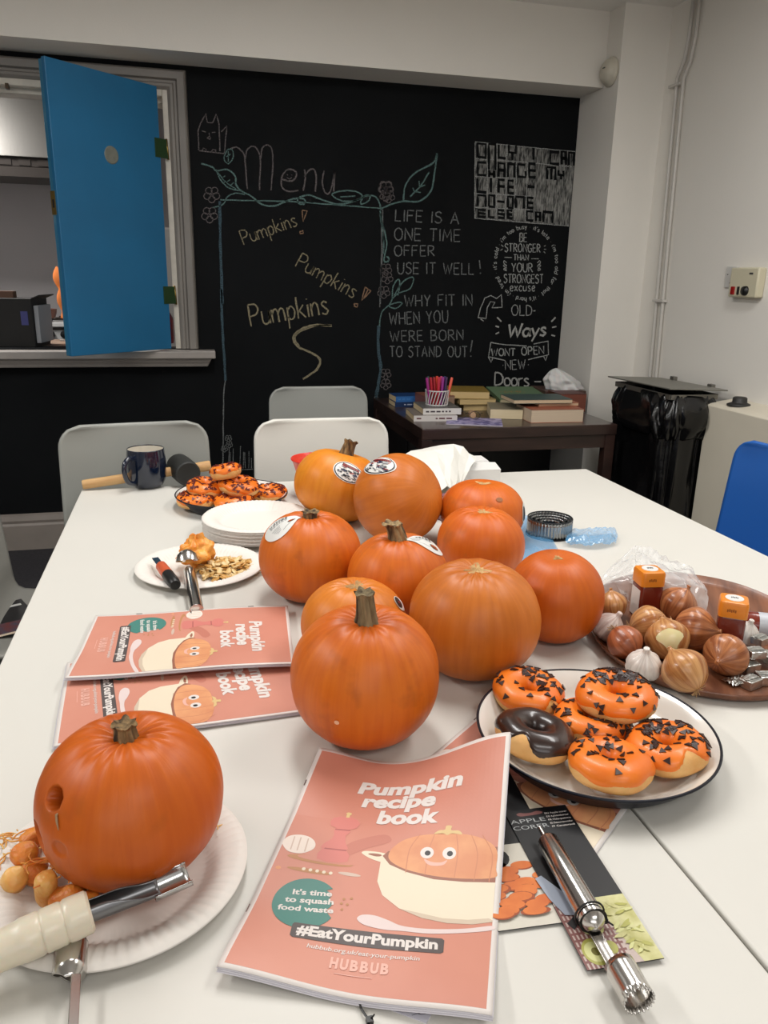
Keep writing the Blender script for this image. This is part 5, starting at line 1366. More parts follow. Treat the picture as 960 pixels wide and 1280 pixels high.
# foil-wrapped cubes
foil = mat('silver_foil', (200, 200, 196), .3, 1, bump=1, bscale=45)
def foil_cube(px, py, z, rz, s, label, rx=0):
    c = az(px, py, z); b = MB(); h = s[2] / 2
    def fn(sx, sy, sz): return Vector((sx * s[0] / 2 * (1 + random.uniform(-.06, .03)), sy * s[1] / 2 * (1 + random.uniform(-.06, .03)), sz * h * (1 + random.uniform(-.1, .05))))
    vs = [fn(i, j, k) for i in (-1, 1) for j in (-1, 1) for k in (-1, 1)]
    b.add(vs, [(0, 1, 3, 2), (4, 6, 7, 5), (0, 4, 5, 1), (2, 3, 7, 6), (0, 2, 6, 4), (1, 5, 7, 3)])
    o = b.build('stock_cube', foil, loc=(c.x, c.y, z), rot=(rx, 0, rz), bevel=.0012, seg=2)
    f_ = MB(); f_.add([(-s[0] * .48, -s[1] * .1, h + .0004), (s[0] * .45, -s[1] * .2, h + .001), (s[0] * .42, s[1] * .28, h + .0012), (-s[0] * .45, s[1] * .2, h + .0004)], [(0, 1, 2, 3)]); f_.build('folded_flap', foil, o, solid=.0006)
    return tag(o, label, 'stock cube', 'foil-wrapped cubes on the tray')
c_ = .022
for a in ((938, 853, ZT + .0065, .3, (.026, .02, .013), 'foil-wrapped cube nearest the rim with its edge facing the viewer'), (957, 848, ZT + .007, -.2, (.024, .02, .014), 'foil-wrapped cube at the picture edge in the bottom layer'),
          (936, 832, ZT + .010, .1, (.024, .021, .012), 'foil-wrapped cube behind the nearest one, beside the right onion'), (958, 822, ZT + .012, .5, (.022, .02, .013), 'foil-wrapped cube at the picture edge, middle of the pile'),
          (944, 816, ZT + .025, -.1, (.024, .02, .011), 'foil-wrapped cube lying on top of the pile'), (950, 800, ZT + .022, .35, (.022, .018, .012), 'foil-wrapped cube furthest back by the garlic')): foil_cube(*a)
b = MB(); c = az(921, 850, ZT + .004)
def ff(u, v): return Vector(((u - .5) * .034, (v - .5) * .02, .003 + .006 * abs(nz(u * 3, v * 3, 2)) + .003 * nz(u * 9, v * 9)))
b.grid(ff, 14, 9); tag(b.build('foil_wrapper', foil, loc=(c.x, c.y, ZT), rot=(0, 0, .15), solid=.0005), 'empty crumpled foil wrapper lying in front of the right onion', 'wrapper')

# ------------------------------------------------------------------ booklets with printed covers
TXT = {}
def text_tris(s, shear=0, bold=0, ls=1.0):
    key = (s, shear, bold, ls)
    if key in TXT: return TXT[key]
    cu = bpy.data.curves.new('lettering', 'FONT'); cu.body = s; cu.size = 1; cu.shear = shear; cu.offset = bold; cu.space_character = ls; cu.resolution_u = 3; cu.fill_mode = 'BOTH'
    o = bpy.data.objects.new('lettering', cu); COL.objects.link(o); dg = bpy.context.evaluated_depsgraph_get()
    me = bpy.data.meshes.new_from_object(o.evaluated_get(dg)); bpy.data.objects.remove(o); bpy.data.curves.remove(cu)
    vs = [(v.co.x, v.co.y) for v in me.vertices]; fs = [tuple(p.vertices) for p in me.polygons]; bpy.data.meshes.remove(me)
    x0 = min(v[0] for v in vs); x1 = max(v[0] for v in vs); cap = .7
    TXT[key] = ([((x - x0) / (x1 - x0), y / cap) for x, y in vs], fs); return TXT[key]
class Sheet:
    """art in page units: u 0..1 across, v 0..1.414 down; surf(u, v, off) gives the 3D point"""
    def __init__(s, surf): s.surf = surf; s.mb = {}; s.mats = []
    def idx(s, m):
        if m not in s.mats: s.mats.append(m)
        return s.mats.index(m)
    def tris(s, vs, fs, m, lay, part, sub=.05):
        bmx = bmesh.new(); vv = [bmx.verts.new((a, b_, 0)) for a, b_ in vs]
        for f in fs:
            try: bmx.faces.new([vv[i] for i in f])
            except ValueError: pass
        if sub:
            for _ in range(6):
                es = [e for e in bmx.edges if e.calc_length() > sub]
                if not es: break
                bmesh.ops.subdivide_edges(bmx, edges=es, cuts=1); bmesh.ops.triangulate(bmx, faces=bmx.faces)
        bmx.verts.index_update(); mb = s.mb.setdefault(part, (MB(), []))
        if m not in mb[1]: mb[1].append(m)
        mb[0].add([s.surf(q.co.x, q.co.y, .00004 * lay) for q in bmx.verts], [[q.index for q in f.verts] for f in bmx.faces], mb[1].index(m)); bmx.free()
    def poly(s, P, m, lay=1, part='cover_picture', sub=.05):
        tr = tessellate_polygon([[Vector((a, b_, 0)) for a, b_ in P]]); s.tris(P, tr, m, lay, part, sub)
    def text(s, st, u0, v0, u1, v1, cap, m, lay=3, part='cover_lettering', **k):
        vs, fs = text_tris(st, **k); du, dv = u1 - u0, v1 - v0; L_ = math.hypot(du, dv); e = (du / L_, dv / L_); n_ = (e[1], -e[0])
        s.tris([(u0 + e[0] * x * L_ + n_[0] * y * cap, v0 + e[1] * x * L_ + n_[1] * y * cap) for x, y in vs], fs, m, lay, part, sub=.05)
    def finish(s, parent):
        for part, (mb, ms) in s.mb.items(): mb.build(part, ms, parent, fixn=False)
def pm_(n, c, **k): return mat('print_' + n, c, k.pop('rough', .45), **k)
pr_white = pm_('white', (222, 214, 208)); salmon = pm_('salmon', (208, 142, 122), col2=(198, 128, 108), scale=5); pr_pink = pm_('mill_pink', (206, 122, 112)); pr_pinkd = pm_('mill_shade', (170, 92, 86)); pr_teal = pm_('teal', (70, 128, 118))
pr_cream = pm_('pot_cream', (228, 214, 190)); pr_creamd = pm_('pot_shade', (204, 186, 164)); pr_sp = pm_('spoon', (222, 204, 200)); pr_pk = pm_('pumpkin', (224, 160, 112), col2=(210, 138, 96), scale=30); pr_pkd = pm_('pumpkin_line', (200, 128, 92))
pr_grey = pm_('tag_grey', (84, 76, 74)); pr_gar = pm_('garlic', (232, 218, 206)); pr_gard = pm_('garlic_line', (204, 180, 164)); pr_blk = pm_('black', (28, 26, 28)); pr_wood = pm_('plate_tan', (184, 130, 84)); pr_rim = pm_('rim_dark', (150, 96, 76)); pr_stem = pm_('stem', (214, 184, 128)); pr_hub = pm_('logo_pale', (228, 176, 160)); pr_shade = pm_('mill_cast', (190, 118, 100))
page_m = mat('booklet_pages', (214, 210, 216), .6)
def cat_(P, k=5): return [(p.x, p.y) for p in catmull([(a, b_, 0) for a, b_ in P], k)][:-1]
def cover_art(S, small=False):
    mb_ = S.mb.setdefault('cover_print', (MB(), [salmon]))
    mb_[0].grid(lambda u, v: S.surf(.022 + .956 * u, .022 + 1.37 * v, -.00005), 44, 60)
    # shadow of the mill, garlic, mill, leaves
    S.poly(cat_([(.30, .74), (.40, .66), (.50, .60), (.46, .56), (.34, .62), (.28, .70), (.30, .74)]), pr_shade, 2)
    S.poly(disc(.215, .772, .15, .022), pr_wood, 2); S.poly(disc(.24, .765, .13, .016), salmon, 3)
    S.poly(disc(.185, .842, .10, .012), pr_wood, 2)
    for k in range(5): S.poly(disc(.16 + .03 * k, .836, .008, .009), pr_cream, 3)
    S.poly(disc(.36, .825, .05, .010), pr_gard, 2); S.poly(disc(.05, .852, .012, .010), pr_pk, 2)
    S.poly(cat_([(.02, .70), (.035, .655), (.08, .635), (.13, .64), (.165, .67), (.168, .71), (.13, .745), (.085, .752), (.05, .74), (.02, .70)]), pr_gar, 4)
    for a in (.06, .09, .125): S.poly([(a, .65), (a + .006, .65), (a + .012, .735), (a + .006, .735)], pr_gard, 5)
    mill = [(.238, .475), (.208, .490), (.196, .515), (.205, .545), (.235, .556), (.228, .575), (.236, .60), (.232, .63), (.205, .665), (.196, .69), (.205, .70), (.192, .735), (.198, .765), (.245, .775), (.305, .768), (.335, .755), (.335, .72), (.315, .69), (.318, .675), (.298, .64), (.29, .60), (.305, .572), (.300, .556), (.328, .540), (.338, .508), (.320, .484), (.285, .470)]
    S.poly(mill, pr_pink, 5)
    for v_ in (.562, .692): S.poly([(.215 if v_ > .6 else .232, v_), (.315 if v_ > .6 else .302, v_ - .006), (.315 if v_ > .6 else .302, v_ + .002), (.215 if v_ > .6 else .232, v_ + .008)], pr_pinkd, 6)
    S.poly([(.262, .478), (.262, .455), (.256, .448), (.266, .440), (.282, .443), (.284, .452), (.278, .458), (.278, .476)], pr_stem, 6)
    # pot, pumpkin, rim
    S.poly(cat_([(.385, .690), (.40, .675), (.46, .672), (.50, .680), (.52, .70), (.50, .73), (.46, .725), (.42, .712), (.385, .690)]), pr_cream, 3)
    S.poly(cat_([(.415, .692), (.43, .684), (.468, .684), (.474, .694), (.45, .700), (.415, .692)]), pr_rim, 4)
    S.poly([(.475, .690), (.52, .735), (.60, .765), (.72, .785), (.85, .78), (.978, .765), (.978, .955), (.90, .985), (.80, 1.0), (.70, .995), (.60, .965), (.52, .91), (.485, .84), (.480, .76)], pr_cream, 4)
    S.poly([(.60, .965), (.70, .995), (.80, 1.0), (.90, .985), (.978, .955), (.978, .935), (.88, .965), (.78, .978), (.68, .970)], pr_creamd, 5)
    S.poly([(.480, .692), (.50, .66), (.978, .60), (.978, .768), (.85, .784), (.72, .789), (.60, .768), (.52, .738)], pr_rim, 5)
    S.poly(cat_([(.505, .690), (.515, .64), (.56, .585), (.64, .552), (.74, .545), (.84, .548), (.93, .575), (.976, .62), (.977, .70), (.975, .745), (.85, .768), (.72, .772), (.60, .755), (.53, .725), (.505, .690)], 4), pr_pk, 6)
    for x in (.60, .68, .80, .88, .94):
        d_ = (x - .74) * .5; S.poly(cat_([(x - d_ * .3, .556), (x + d_ * .15, .64), (x + d_ * .1, .76), (x + d_ * .1 + .004, .76), (x + d_ * .15 + .005, .64), (x - d_ * .3 + .004, .556), (x - d_ * .3, .556)], 3), pr_pkd, 7)
    S.poly(cat_([(.69, .545), (.71, .525), (.735, .522), (.74, .500), (.765, .502), (.765, .525), (.80, .528), (.815, .548), (.77, .542), (.75, .552), (.73, .542), (.69, .545)]), pr_stem, 8)
    for x in (.672, .770):
        y = .652 if x < .7 else .648
        S.poly(disc(x, y, .030, .032), pr_white, 8); S.poly(disc(x + .003, y + .002, .013, .014), pr_blk, 9)
    S.poly(cat_([(.665, .688), (.70, .700), (.74, .698), (.765, .684), (.752, .710), (.71, .720), (.68, .712), (.665, .688)]), pr_hub, 8)
    # spoon
    S.poly(cat_([(.445, 1.055), (.46, 1.03), (.51, 1.022), (.57, 1.035), (.63, 1.052), (.74, 1.045), (.87, 1.015), (.978, .975), (.978, .998), (.87, 1.038), (.74, 1.070), (.63, 1.078), (.56, 1.085), (.48, 1.078), (.445, 1.055)], 4), pr_sp, 6)
    # teal circle with a bite
    P = []
    for k in range(46):
        a = k / 46 * 2 * PI; x, y = .22 + .135 * math.cos(a), 1.02 + .135 * math.sin(a)
        if x > .31 and .93 < y < 1.07: x -= .03 + .012 * math.sin(k * 1.9)
        P.append((x, y))
    S.poly(P, pr_teal, 7)
    for x, y in ((.37, .965), (.39, .99), (.375, 1.02), (.40, .955), (.365, .99)): S.poly(disc(x, y, .006), pr_wood, 7)
    S.text("It's time", .155, .985, .318, .962, .028, pr_white, 9, bold=.03)
    S.text('to squash', .135, 1.030, .335, 1.004, .028, pr_white, 9, bold=.03)
    S.text('food waste', .120, 1.078, .345, 1.048, .028, pr_white, 9, bold=.03)
    # title
    S.text('Pumpkin', .275, .290, .79, .265, .085, pr_white, 9, shear=.12, bold=.045); S.text('recipe', .315, .385, .672, .368, .085, pr_white, 9, shear=.12, bold=.045); S.text('book', .410, .492, .700, .474, .085, pr_white, 9, shear=.12, bold=.045)
    # hash tag label
    c = [(.21, 1.130), (.79, 1.086), (.80, 1.094), (.803, 1.155), (.793, 1.164), (.222, 1.205), (.21, 1.196), (.204, 1.140)]
    S.poly(c, pr_grey, 8); S.text('#EatYourPumpkin', .23, 1.186, .78, 1.144, .048, pr_white, 10, bold=.04)
    S.text('hubbub.org.uk/eat-your-pumpkin', .29, 1.240, .72, 1.212, .020, pr_white, 9, shear=.1, bold=.01)
    x = .395
    for ch in 'HUBBUB':
        S.text(ch, x, 1.305 - (x - .395) * .06, x + .030, 1.303 - (x - .395) * .06, .045, pr_hub, 9, bold=.05); x += .038
    S.poly([(.42, 1.325), (.56, 1.318), (.56, 1.321), (.42, 1.328)], pr_hub, 9)
A4W, A4H = .21, .297
def booklet(label, TL, ex, z0, thick, rise, mirror=False, sheets=3, wav=0, group='pumpkin recipe booklets'):
    """TL world xy of the page's top left corner, ex unit direction of its top edge; rise(u,v) extra height"""
    TL = Vector((TL[0], TL[1])); ex = Vector(ex).normalized(); ey = Vector((ex.y, -ex.x))
    t = thing('recipe_booklet', label, 'booklet', (TL.x, TL.y, z0), 0, group)
    def surf(u, v, off, k=1.0, dz=0):
        q = ex * (u * A4W) + ey * (v * A4W); h = rise(u, v)
        sh = 1 - .0 * h
        return Vector((q.x, q.y, thick * k + h + off + dz))
    def skin(k, name, m, th, e=0, du=0, dv=0):
        b = MB(); b.grid(lambda u, v: surf(e + du + u * (1 - 2 * e), (e + dv + v * (1.414 - 2 * e)), 0, k), 44, 60); o = b.build(name, m, t, smooth=True, solid=th); return o
    b = MB(); nu, nv = 30, 40
    b.grid(lambda u, v: surf(u, v * 1.414, -.0002), nu, nv)
    skin(1.0, 'cover', pr_white, .0003)
    for k in range(sheets):
        f = (k + .5) / sheets
        skin(f * .9, 'page', page_m, .0004, 0, du=.008 * (1 - f) * (1 if k % 2 else .4), dv=.010 * (1 - f))
    S = Sheet(lambda u, v, off: surf(u, v, off + .0003)); cover_art(S); S.finish(t)
    st_ = mat('staple_steel', (90, 70, 66), .4, .8)
    for v in (.28, 1.1): 
        p = surf(.004, v, .0005); MB().box((p.x, p.y, p.z), (.0008, .009, .0006), M=Matrix.Rotation(math.atan2(ey.y, ey.x) - PI / 2, 4, 'Z')).build('staple', st_, t)
    return t
def rise1(u, v):
    cr = .058 * sm(.25, 1.05, u) ** 1.5 * (max(0, 1 - v / 1.0)) ** 1.6
    tl = .008 * (1 - sm(0, .35, u)) * max(0, 1 - v / .5) 
    br = .010 * sm(.5, 1, u) * sm(.9, 1.414, v); bl = .008 * (1 - sm(0, .5, u)) * sm(1.0, 1.414, v)
    return cr + tl + br * .8 + bl + .002 * math.sin(v * 5) * u + .001
booklet('recipe booklet nearest the viewer, upright with its top right corner curling up', (.1225, .7540), (.908, -.418), T + .0002, .0042, rise1, sheets=3)
def risef(u, v): return .0015 + .001 * math.sin(u * 5 + v * 3)
# landscape pair on the left: top edge of the page faces right
booklet('recipe booklet turned sideways, lower one of the pair at the left', (.115, 1.057), (.06, -1), T + .0002, .0045, risef)
def risep(u, v): return .001 + .006 * sm(.5, 1, u) + .002 * math.sin(v * 4) 
booklet('recipe booklet turned sideways, upper one of the pair at the left', (.138, 1.158), (-.08, -1), T + .0068, .0042, risep)
booklet('recipe booklet mostly hidden under the front doughnut plate', (.369, .830), (.64, -.77), T + .0002, .0012, lambda u, v: .0002, sheets=1)

# ------------------------------------------------------------------ tool cards
card_k = pm_('card_black', (20, 19, 21)); card_p = pm_('card_pale', (206, 200, 186))
def card(label, TLp, ex, w_, h_, art, z=T, name='tool_card', th=.0009):
    TL = az(*TLp, T); ex = Vector(ex).normalized(); ey = Vector((ex.y, -ex.x))
    t = thing(name, label, 'card', (TL.x, TL.y, z))
    def surf(u, v, off): q = ex * (u * w_) + ey * (v * w_); return Vector((q.x, q.y, th + off))
    b = MB(); H_ = h_ / w_; c = [surf(0, 0, 0), surf(1, 0, 0), surf(1, H_, 0), surf(0, H_, 0)]; lo = [Vector((p.x, p.y, 0)) for p in c]
    b.add(c + lo, [(0, 1, 2, 3), (7, 6, 5, 4), (0, 4, 5, 1), (1, 5, 6, 2), (2, 6, 7, 3), (3, 7, 4, 0)]); b.build('card_sheet', card_k, t)
    S = Sheet(surf); art(S, H_); S.finish(t); return t
g1 = pm_('apple_green', (170, 168, 84)); g2 = pm_('apple_pale', (204, 204, 140)); g3 = pm_('apple_shadow', (118, 112, 52)); gz = pm_('gingham', (128, 82, 78)); gl = pm_('gingham_pale', (190, 172, 164)); cw = pm_('wedge', (208, 204, 150), col2=(178, 174, 104), scale=60)
co_ = pm_('carrot', (216, 120, 50), col2=(198, 98, 34), scale=40); cd_ = pm_('carrot_shade', (150, 66, 20)); kb_ = pm_('knife_blade', (150, 158, 172)); whx = pm_('card_text', (170, 172, 172))
def art1(S, H_):
    P = 'card_picture'
    S.poly([(0, H_ * .64), (1, H_ * .64), (1, H_), (0, H_)], gl, 1, P)
    for k in range(11): S.poly([(k * .055, H_ * .66), (k * .055 + .03, H_ * .66), (k * .055 + .03, H_), (k * .055, H_)], gz, 2, P)
    for k in range(9): S.poly([(0, H_ * (.67 + k * .036)), (.62, H_ * (.67 + k * .036)), (.62, H_ * (.682 + k * .036)), (0, H_ * (.682 + k * .036))], gz, 3, P)
    S.poly([(.56, H_ * .64), (1, H_ * .64), (1, H_), (.74, H_), (.62, H_ * .82)], cw, 4, P)
    r_ = random.Random(4)
    for k in range(26):
        x = r_.uniform(.6, .93); y = H_ * r_.uniform(.67, .97); a = r_.uniform(-.9, .9); S.poly([(x + math.cos(a) * p * .09 - math.sin(a) * q * .03, y + math.sin(a) * p * .09 + math.cos(a) * q * .03) for p, q in ((-1, 0), (-.4, 1), (.5, .9), (1, 0), (.3, -.5), (-.5, -.5))], (g2, cw, g1)[k % 3], 5 + k, P)
    S.poly(disc(.22, H_ * .92, .17, .20), g1, 5, P); S.poly(disc(.21, H_ * .92, .13, .15), g2, 6, P); S.poly(disc(.22, H_ * .92, .055, .06), g3, 7, P)
    S.poly(disc(.34, H_ * .80, .15, .13), g2, 8, P); S.poly(disc(.44, H_ * .91, .08, .10), g1, 9, P); S.poly([(.05, H_ * .76), (.30, H_ * .70), (.34, H_ * .72), (.10, H_ * .80)], card_k, 10, P); S.poly([(.30, H_ * .66), (.46, H_ * .68), (.42, H_ * .74), (.32, H_ * .72)], kb_, 6, P)
    S.poly(cat_([(.16, .10), (.22, .07), (.30, .09), (.40, .09), (.50, .065), (.58, .10), (.52, .14), (.30, .15), (.20, .145), (.16, .10)]), gz, 2, P)
    S.text('APPLE', .0, .30, .56, .30, .085, whx, 4, 'card_lettering'); S.text('CORER', .0, .44, .56, .44, .085, whx, 4, 'card_lettering')
    for k, s_ in enumerate(('EN Apple corer', 'DE Apfelentkerner', 'FR Vide-pomme', 'ES Descorazonador', 'IT Cavatorsoli')): S.text(s_, .60, .16 + k * .075, .96, .16 + k * .075, .036, pr_white, 4, 'card_lettering', bold=.01)
card('black card with an apple picture that the steel corer is tied to', (630, 1019), (.063, -.003), .066, .192, art1, z=T + .0032)
def art2(S, H_):
    P = 'card_picture'
    S.poly([(0, H_ * .60), (1, H_ * .60), (1, H_), (0, H_)], card_p, 1, P)
    S.poly(disc(.26, H_ * .665, .2, .17), card_k, 3, P); r_ = random.Random(8)
    for k in range(26):
        x = r_.uniform(.1, .82); y = H_ * (.70 + .01 * k) + r_.uniform(-.03, .03); S.poly(disc(x, y, r_.uniform(.10, .17), r_.uniform(.05, .08)), cd_, 2 + 2 * k, P); S.poly(disc(x - .006, y - .012, .13, .06), co_, 3 + 2 * k, P)
    S.poly([(.62, H_ * .80), (.70, H_ * .79), (.99, H_ * .965), (.99, H_ * .995), (.74, H_ * .98), (.66, H_ * .90)], kb_, 60, P)
    S.text('O', .08, .14, .16, .14, .08, whx, 4, 'card_lettering')
card('black card with a sliced carrot picture, half under the front booklet', (536, 951), (.985, -.06), .082, .245, art2, z=T + .0018)
# price tag and tie under the booklet
tg = thing('price_tag', 'white paper price tag with handwriting sticking out below the front booklet', 'tag', (az(470, 1250, T).x, az(470, 1250, T).y, T))
O_ = tg.location
c = [az(*p, T + .0006) - O_ for p in ((425, 1238), (505, 1210), (552, 1245), (533, 1279))]; lo = [Vector((p.x, p.y, 0)) for p in c]
b = MB(); b.add(c + lo, [(0, 1, 2, 3), (7, 6, 5, 4), (0, 4, 5, 1), (1, 5, 6, 2), (2, 6, 7, 3), (3, 7, 4, 0)]); b.build('tag_paper', mat('tag_paper', (206, 204, 214), .6), tg)
S = Sheet(lambda u, v, off: (c[0] + (c[3] - c[0]) * u + (c[1] - c[0]) * (-v) + Vector((0, 0, off))))
S.text('BY  22.75p', .30, -.12, .86, -.12, .22, pm_('pencil', (110, 106, 118)), 1, 'handwriting', shear=.2); S.finish(tg)
b = MB(); b.tube([az(444, 1238, T + .002), az(452, 1262, T + .003), az(461, 1275, T + .003), az(462, 1290, T + .003)], .0009, 6); b.box(az(462, 1276, T + .003), (.005, .005, .004)); b.tube([az(463, 1274, T + .004), az(468, 1268, T + .008)], .0007, 5)
tag(b.build('cable_tie', kb), 'black cable tie end lying on the table below the front booklet', 'cable tie')

# ------------------------------------------------------------------ mug, mallet, bowl
navy = mat('navy_glaze', (14, 24, 44), .12, coat=.6); inn = mat('cream_glaze', (222, 216, 202), .2, coat=.4)
c = az(185, 608, T)
mg = thing('mug', 'dark blue glossy mug with cream inside, by the mallet', 'mug', (c.x, c.y, T))
out = [(p.x, p.y) for p in catmull([(.0001, 0, 0), (.026, 0, 0), (.036, .004, 0), (.0455, .022, 0), (.0485, .05, 0), (.0475, .08, 0), (.0458, .098, 0)], 4)]
MB().lathe(out, 48).build('body', navy, mg, smooth=True)
inner = [(p.x, p.y) for p in catmull([(.0438, .0985, 0), (.045, .08, 0), (.0455, .05, 0), (.042, .022, 0), (.03, .008, 0), (.0001, .007, 0)], 4)]
MB().lathe(inner, 48).build('inside', inn, mg, smooth=True)
b = MB(); b.grid(lambda u, v: Vector(((.0448 + .0014 * math.cos(v * 2 * PI)) * math.cos(u * 2 * PI), (.0448 + .0014 * math.cos(v * 2 * PI)) * math.sin(u * 2 * PI), .0985 + .0014 * math.sin(v * 2 * PI))), 48, 8, cu=True, cv=True); b.build('rim', navy, mg, smooth=True)
hd = Vector((-.62, -.78, 0)).normalized()
pts = catmull([hd * .044 + Vector((0, 0, .078)), hd * .062 + Vector((0, 0, .084)), hd * .077 + Vector((0, 0, .072)), hd * .079 + Vector((0, 0, .05)), hd * .068 + Vector((0, 0, .026)), hd * .042 + Vector((0, 0, .016))], 6)
MB().tube(pts, .0062, 12, flat=1.0).build('handle', navy, mg, smooth=True)
ash = mat('pale_handle_wood', (206, 168, 116), .55, col2=(180, 136, 84), scale=10, stretch=(.6, 8, 8)); rubm = mat('mallet_rubber', (30, 31, 29), .6, var=.15, scale=30)
zm = T + .034
L0 = az(103, 606, T + .014); R0 = az(263, 582, T + .044)
ml = thing('mallet', 'rubber mallet with pale wooden handle lying behind the mug', 'mallet', L0); dm = R0 - L0
M = ax_frame(None, dm); ml.matrix_world = Matrix.Translation(L0) @ M; ml.rotation_euler = (Matrix.Translation(L0) @ M).to_euler()
Lh = dm.length
along([(0, .0001), (0, .011), (.003, .0125), (Lh * .5, .0128), (Lh * .75, .0122), (Lh - .003, .0145), (Lh, .013), (Lh, .0001)], 20, 1, .95).build('handle', ash, ml, smooth='a')
hc_ = az(229, 588, T + .034); k_ = (hc_ - L0).dot(dm.normalized())
b = MB(); ax_l = M.inverted() @ Vector((.30, -1, -.05)).normalized(); Mh = Matrix.Translation((k_, 0, 0)) @ ax_l.to_track_quat('Z', 'Y').to_matrix().to_4x4()
b.lathe([(.0001, -.045), (.029, -.045), (.032, -.042), (.033, -.02), (.033, .02), (.032, .042), (.029, .045), (.0001, .045)], 40, M=Mh); b.build('head', rubm, ml, smooth='a')
c = az(401, 600, T + .0); 
bw = thing('plastic_bowl', 'red plastic bowl behind the yellow-orange pumpkin', 'bowl', (.300, 1.85, T))
redp = mat('red_plastic_bowl', (214, 48, 30), .3, sss=.1)
MB().lathe([(.0001, .0), (.03, 0), (.036, .004), (.05, .05), (.0635, .094), (.0655, .096), (.0665, .0945), (.0655, .092), (.0625, .09), (.0485, .05), (.034, .008), (.0001, .006)], 48).build('bowl_wall', redp, bw, smooth='a')

# ------------------------------------------------------------------ white box with crumpled paper
wp = mat('white_paper', (222, 220, 212), .6, bump=.2, bscale=30); wb = mat('white_card', (216, 214, 210), .55)
bx_ = thing('white_box', 'white cardboard box behind the pumpkins on the table', 'box', (.70, 1.925, T), -.05)
MB().bx(-.085, .095, -.055, .05, 0, .043).build('box_body', wb, bx_, bevel=.0015)
b = MB(); b.add([(-.085, .05, .043), (.095, .05, .043), (.085, .085, .050), (-.075, .085, .050)], [(0, 1, 2, 3)]); b.build('lid_flap', wb, bx_, solid=.0012)
b = MB(); b.add([(-.085, -.055, .043), (.095, -.055, .043), (.09, -.02, .055), (-.085, -.02, .060)], [(0, 1, 2, 3)]); b.build('lid_flap', wb, bx_, solid=.0012)
# crumpled sheet: control grid of points (photo outline put at its depth on the table)
def crumple(name, ctrl, m, label, cat, nu=60, nv=40, amp=.006, fr=14, seed=0, th=.0008, kind=None, alpha=0, zmin=T + .001, facet=False):
    R_ = len(ctrl); C_ = len(ctrl[0])
    def cr1(P, t):
        n_ = len(P) - 1; x = t * n_; i = min(int(x), n_ - 1); f = x - i
        p0 = P[max(i - 1, 0)]; p1 = P[i]; p2 = P[i + 1]; p3 = P[min(i + 2, n_)]
        return .5 * ((2 * p1) + (p2 - p0) * f + (2 * p0 - 5 * p1 + 4 * p2 - p3) * f * f + (3 * p1 - p0 - 3 * p2 + p3) * f ** 3)
    def fn(u, v):
        p = cr1([cr1([Vector(q) for q in row], u) for row in ctrl], v).copy()
        a = abs(nz(u * fr * .35 + seed, v * fr * .25, 1)); b_ = abs(nz(u * fr + 3, v * fr * .7 + seed, 2))
        d = amp * (1.6 * (1 - 2 * a) + .7 * (1 - 2 * b_)) * min(1, 6 * min(u, 1 - u) + .4)
        if facet: d = amp * random.uniform(-1, 1); p.x += random.uniform(-1, 1) * amp * .8; p.y += random.uniform(-1, 1) * amp * .8
        p.z = max(zmin + random.uniform(0, .0006), p.z + d); p.x += d * .5; return p
    b = MB(); b.grid(fn, nu, nv); o = b.build(name, m, smooth=(not facet), solid=th); return tag(o, label, cat, kind=kind)
crumple('paper_sheet', [[(.545, 2.00, .75), (.58, 2.0, .765), (.64, 2.0, .80), (.70, 1.97, .80), (.74, 1.96, .76)],
                        [(.46, 1.93, .765), (.53, 1.93, .81), (.60, 1.93, .826), (.68, 1.92, .835), (.735, 1.91, .80)],
                        [(.46, 1.82, .78), (.53, 1.80, .815), (.59, 1.82, .822), (.65, 1.84, .815), (.70, 1.85, .79)],
                        [(.47, 1.68, .745), (.52, 1.67, .77), (.56, 1.68, .785), (.60, 1.70, .78), (.63, 1.74, .755)]], wp, 'large crumpled sheet of white paper slumped over the white box', 'paper', 11, 8, amp=.006, fr=7, facet=True)
crumple('paper_sheet', [[(.375, 2.0, .742), (.40, 2.0, .75), (.45, 1.99, .76), (.53, 1.99, .75)], [(.375, 1.95, .75), (.40, 1.94, .785), (.45, 1.94, .80), (.52, 1.94, .77)], [(.375, 1.86, .74), (.40, 1.85, .77), (.45, 1.84, .785), (.50, 1.84, .76)]],
        mat('white_paper_b', (212, 210, 204), .6), 'smaller folded white paper left of the crumpled sheet, behind the pumpkins', 'paper', 8, 5, amp=.004, fr=6, seed=4, facet=True)
mz = MB().bx(-.02, .02, -.012, .012, 0, .06)
tag(mz.build('maroon_packet', mat('maroon_print', (92, 30, 50), .5, col2=(150, 110, 120), scale=120), loc=(.555, 1.60, T), rot=(0, 0, .5), bevel=.002), 'small maroon printed packet tucked between the paper and the squat pumpkin', 'packet')

# ------------------------------------------------------------------ nested cutters and bags
cu = az(686, 668, T)
ct = thing('cutter_set', 'nested fluted metal cutters in a dark ring set beside the blue bag', 'cutter', (cu.x, cu.y, T))
tin = mat('tin_steel', (150, 152, 152), .25, 1); dkt = mat('dark_cutter_edge', (34, 36, 38), .4, .4)
for k, r in enumerate((.047, .0405, .031, .0205)):
    b = MB(); nf = int(r * 900)
    def fc(u, v):
        a = u * 2 * PI; rr = r + .0009 * math.cos(nf * a) * (1 - .2 * v); return Vector((rr * math.cos(a), rr * math.sin(a), .002 + (.036 - k * .003) * v))
    b.grid(fc, 220, 4, cu=True); rg = b.build('cutter_ring', tin, ct, smooth=True, solid=.0008)
    b = MB(); z_ = .038 - k * .003; b.grid(lambda u, v: Vector(((r + .0013 * math.cos(v * 2 * PI)) * math.cos(u * 2 * PI), (r + .0013 * math.cos(v * 2 * PI)) * math.sin(u * 2 * PI), z_ + .0014 * math.sin(v * 2 * PI))), 60, 6, cu=True, cv=True)
    b.build('rolled_rim', dkt, rg, smooth=True)
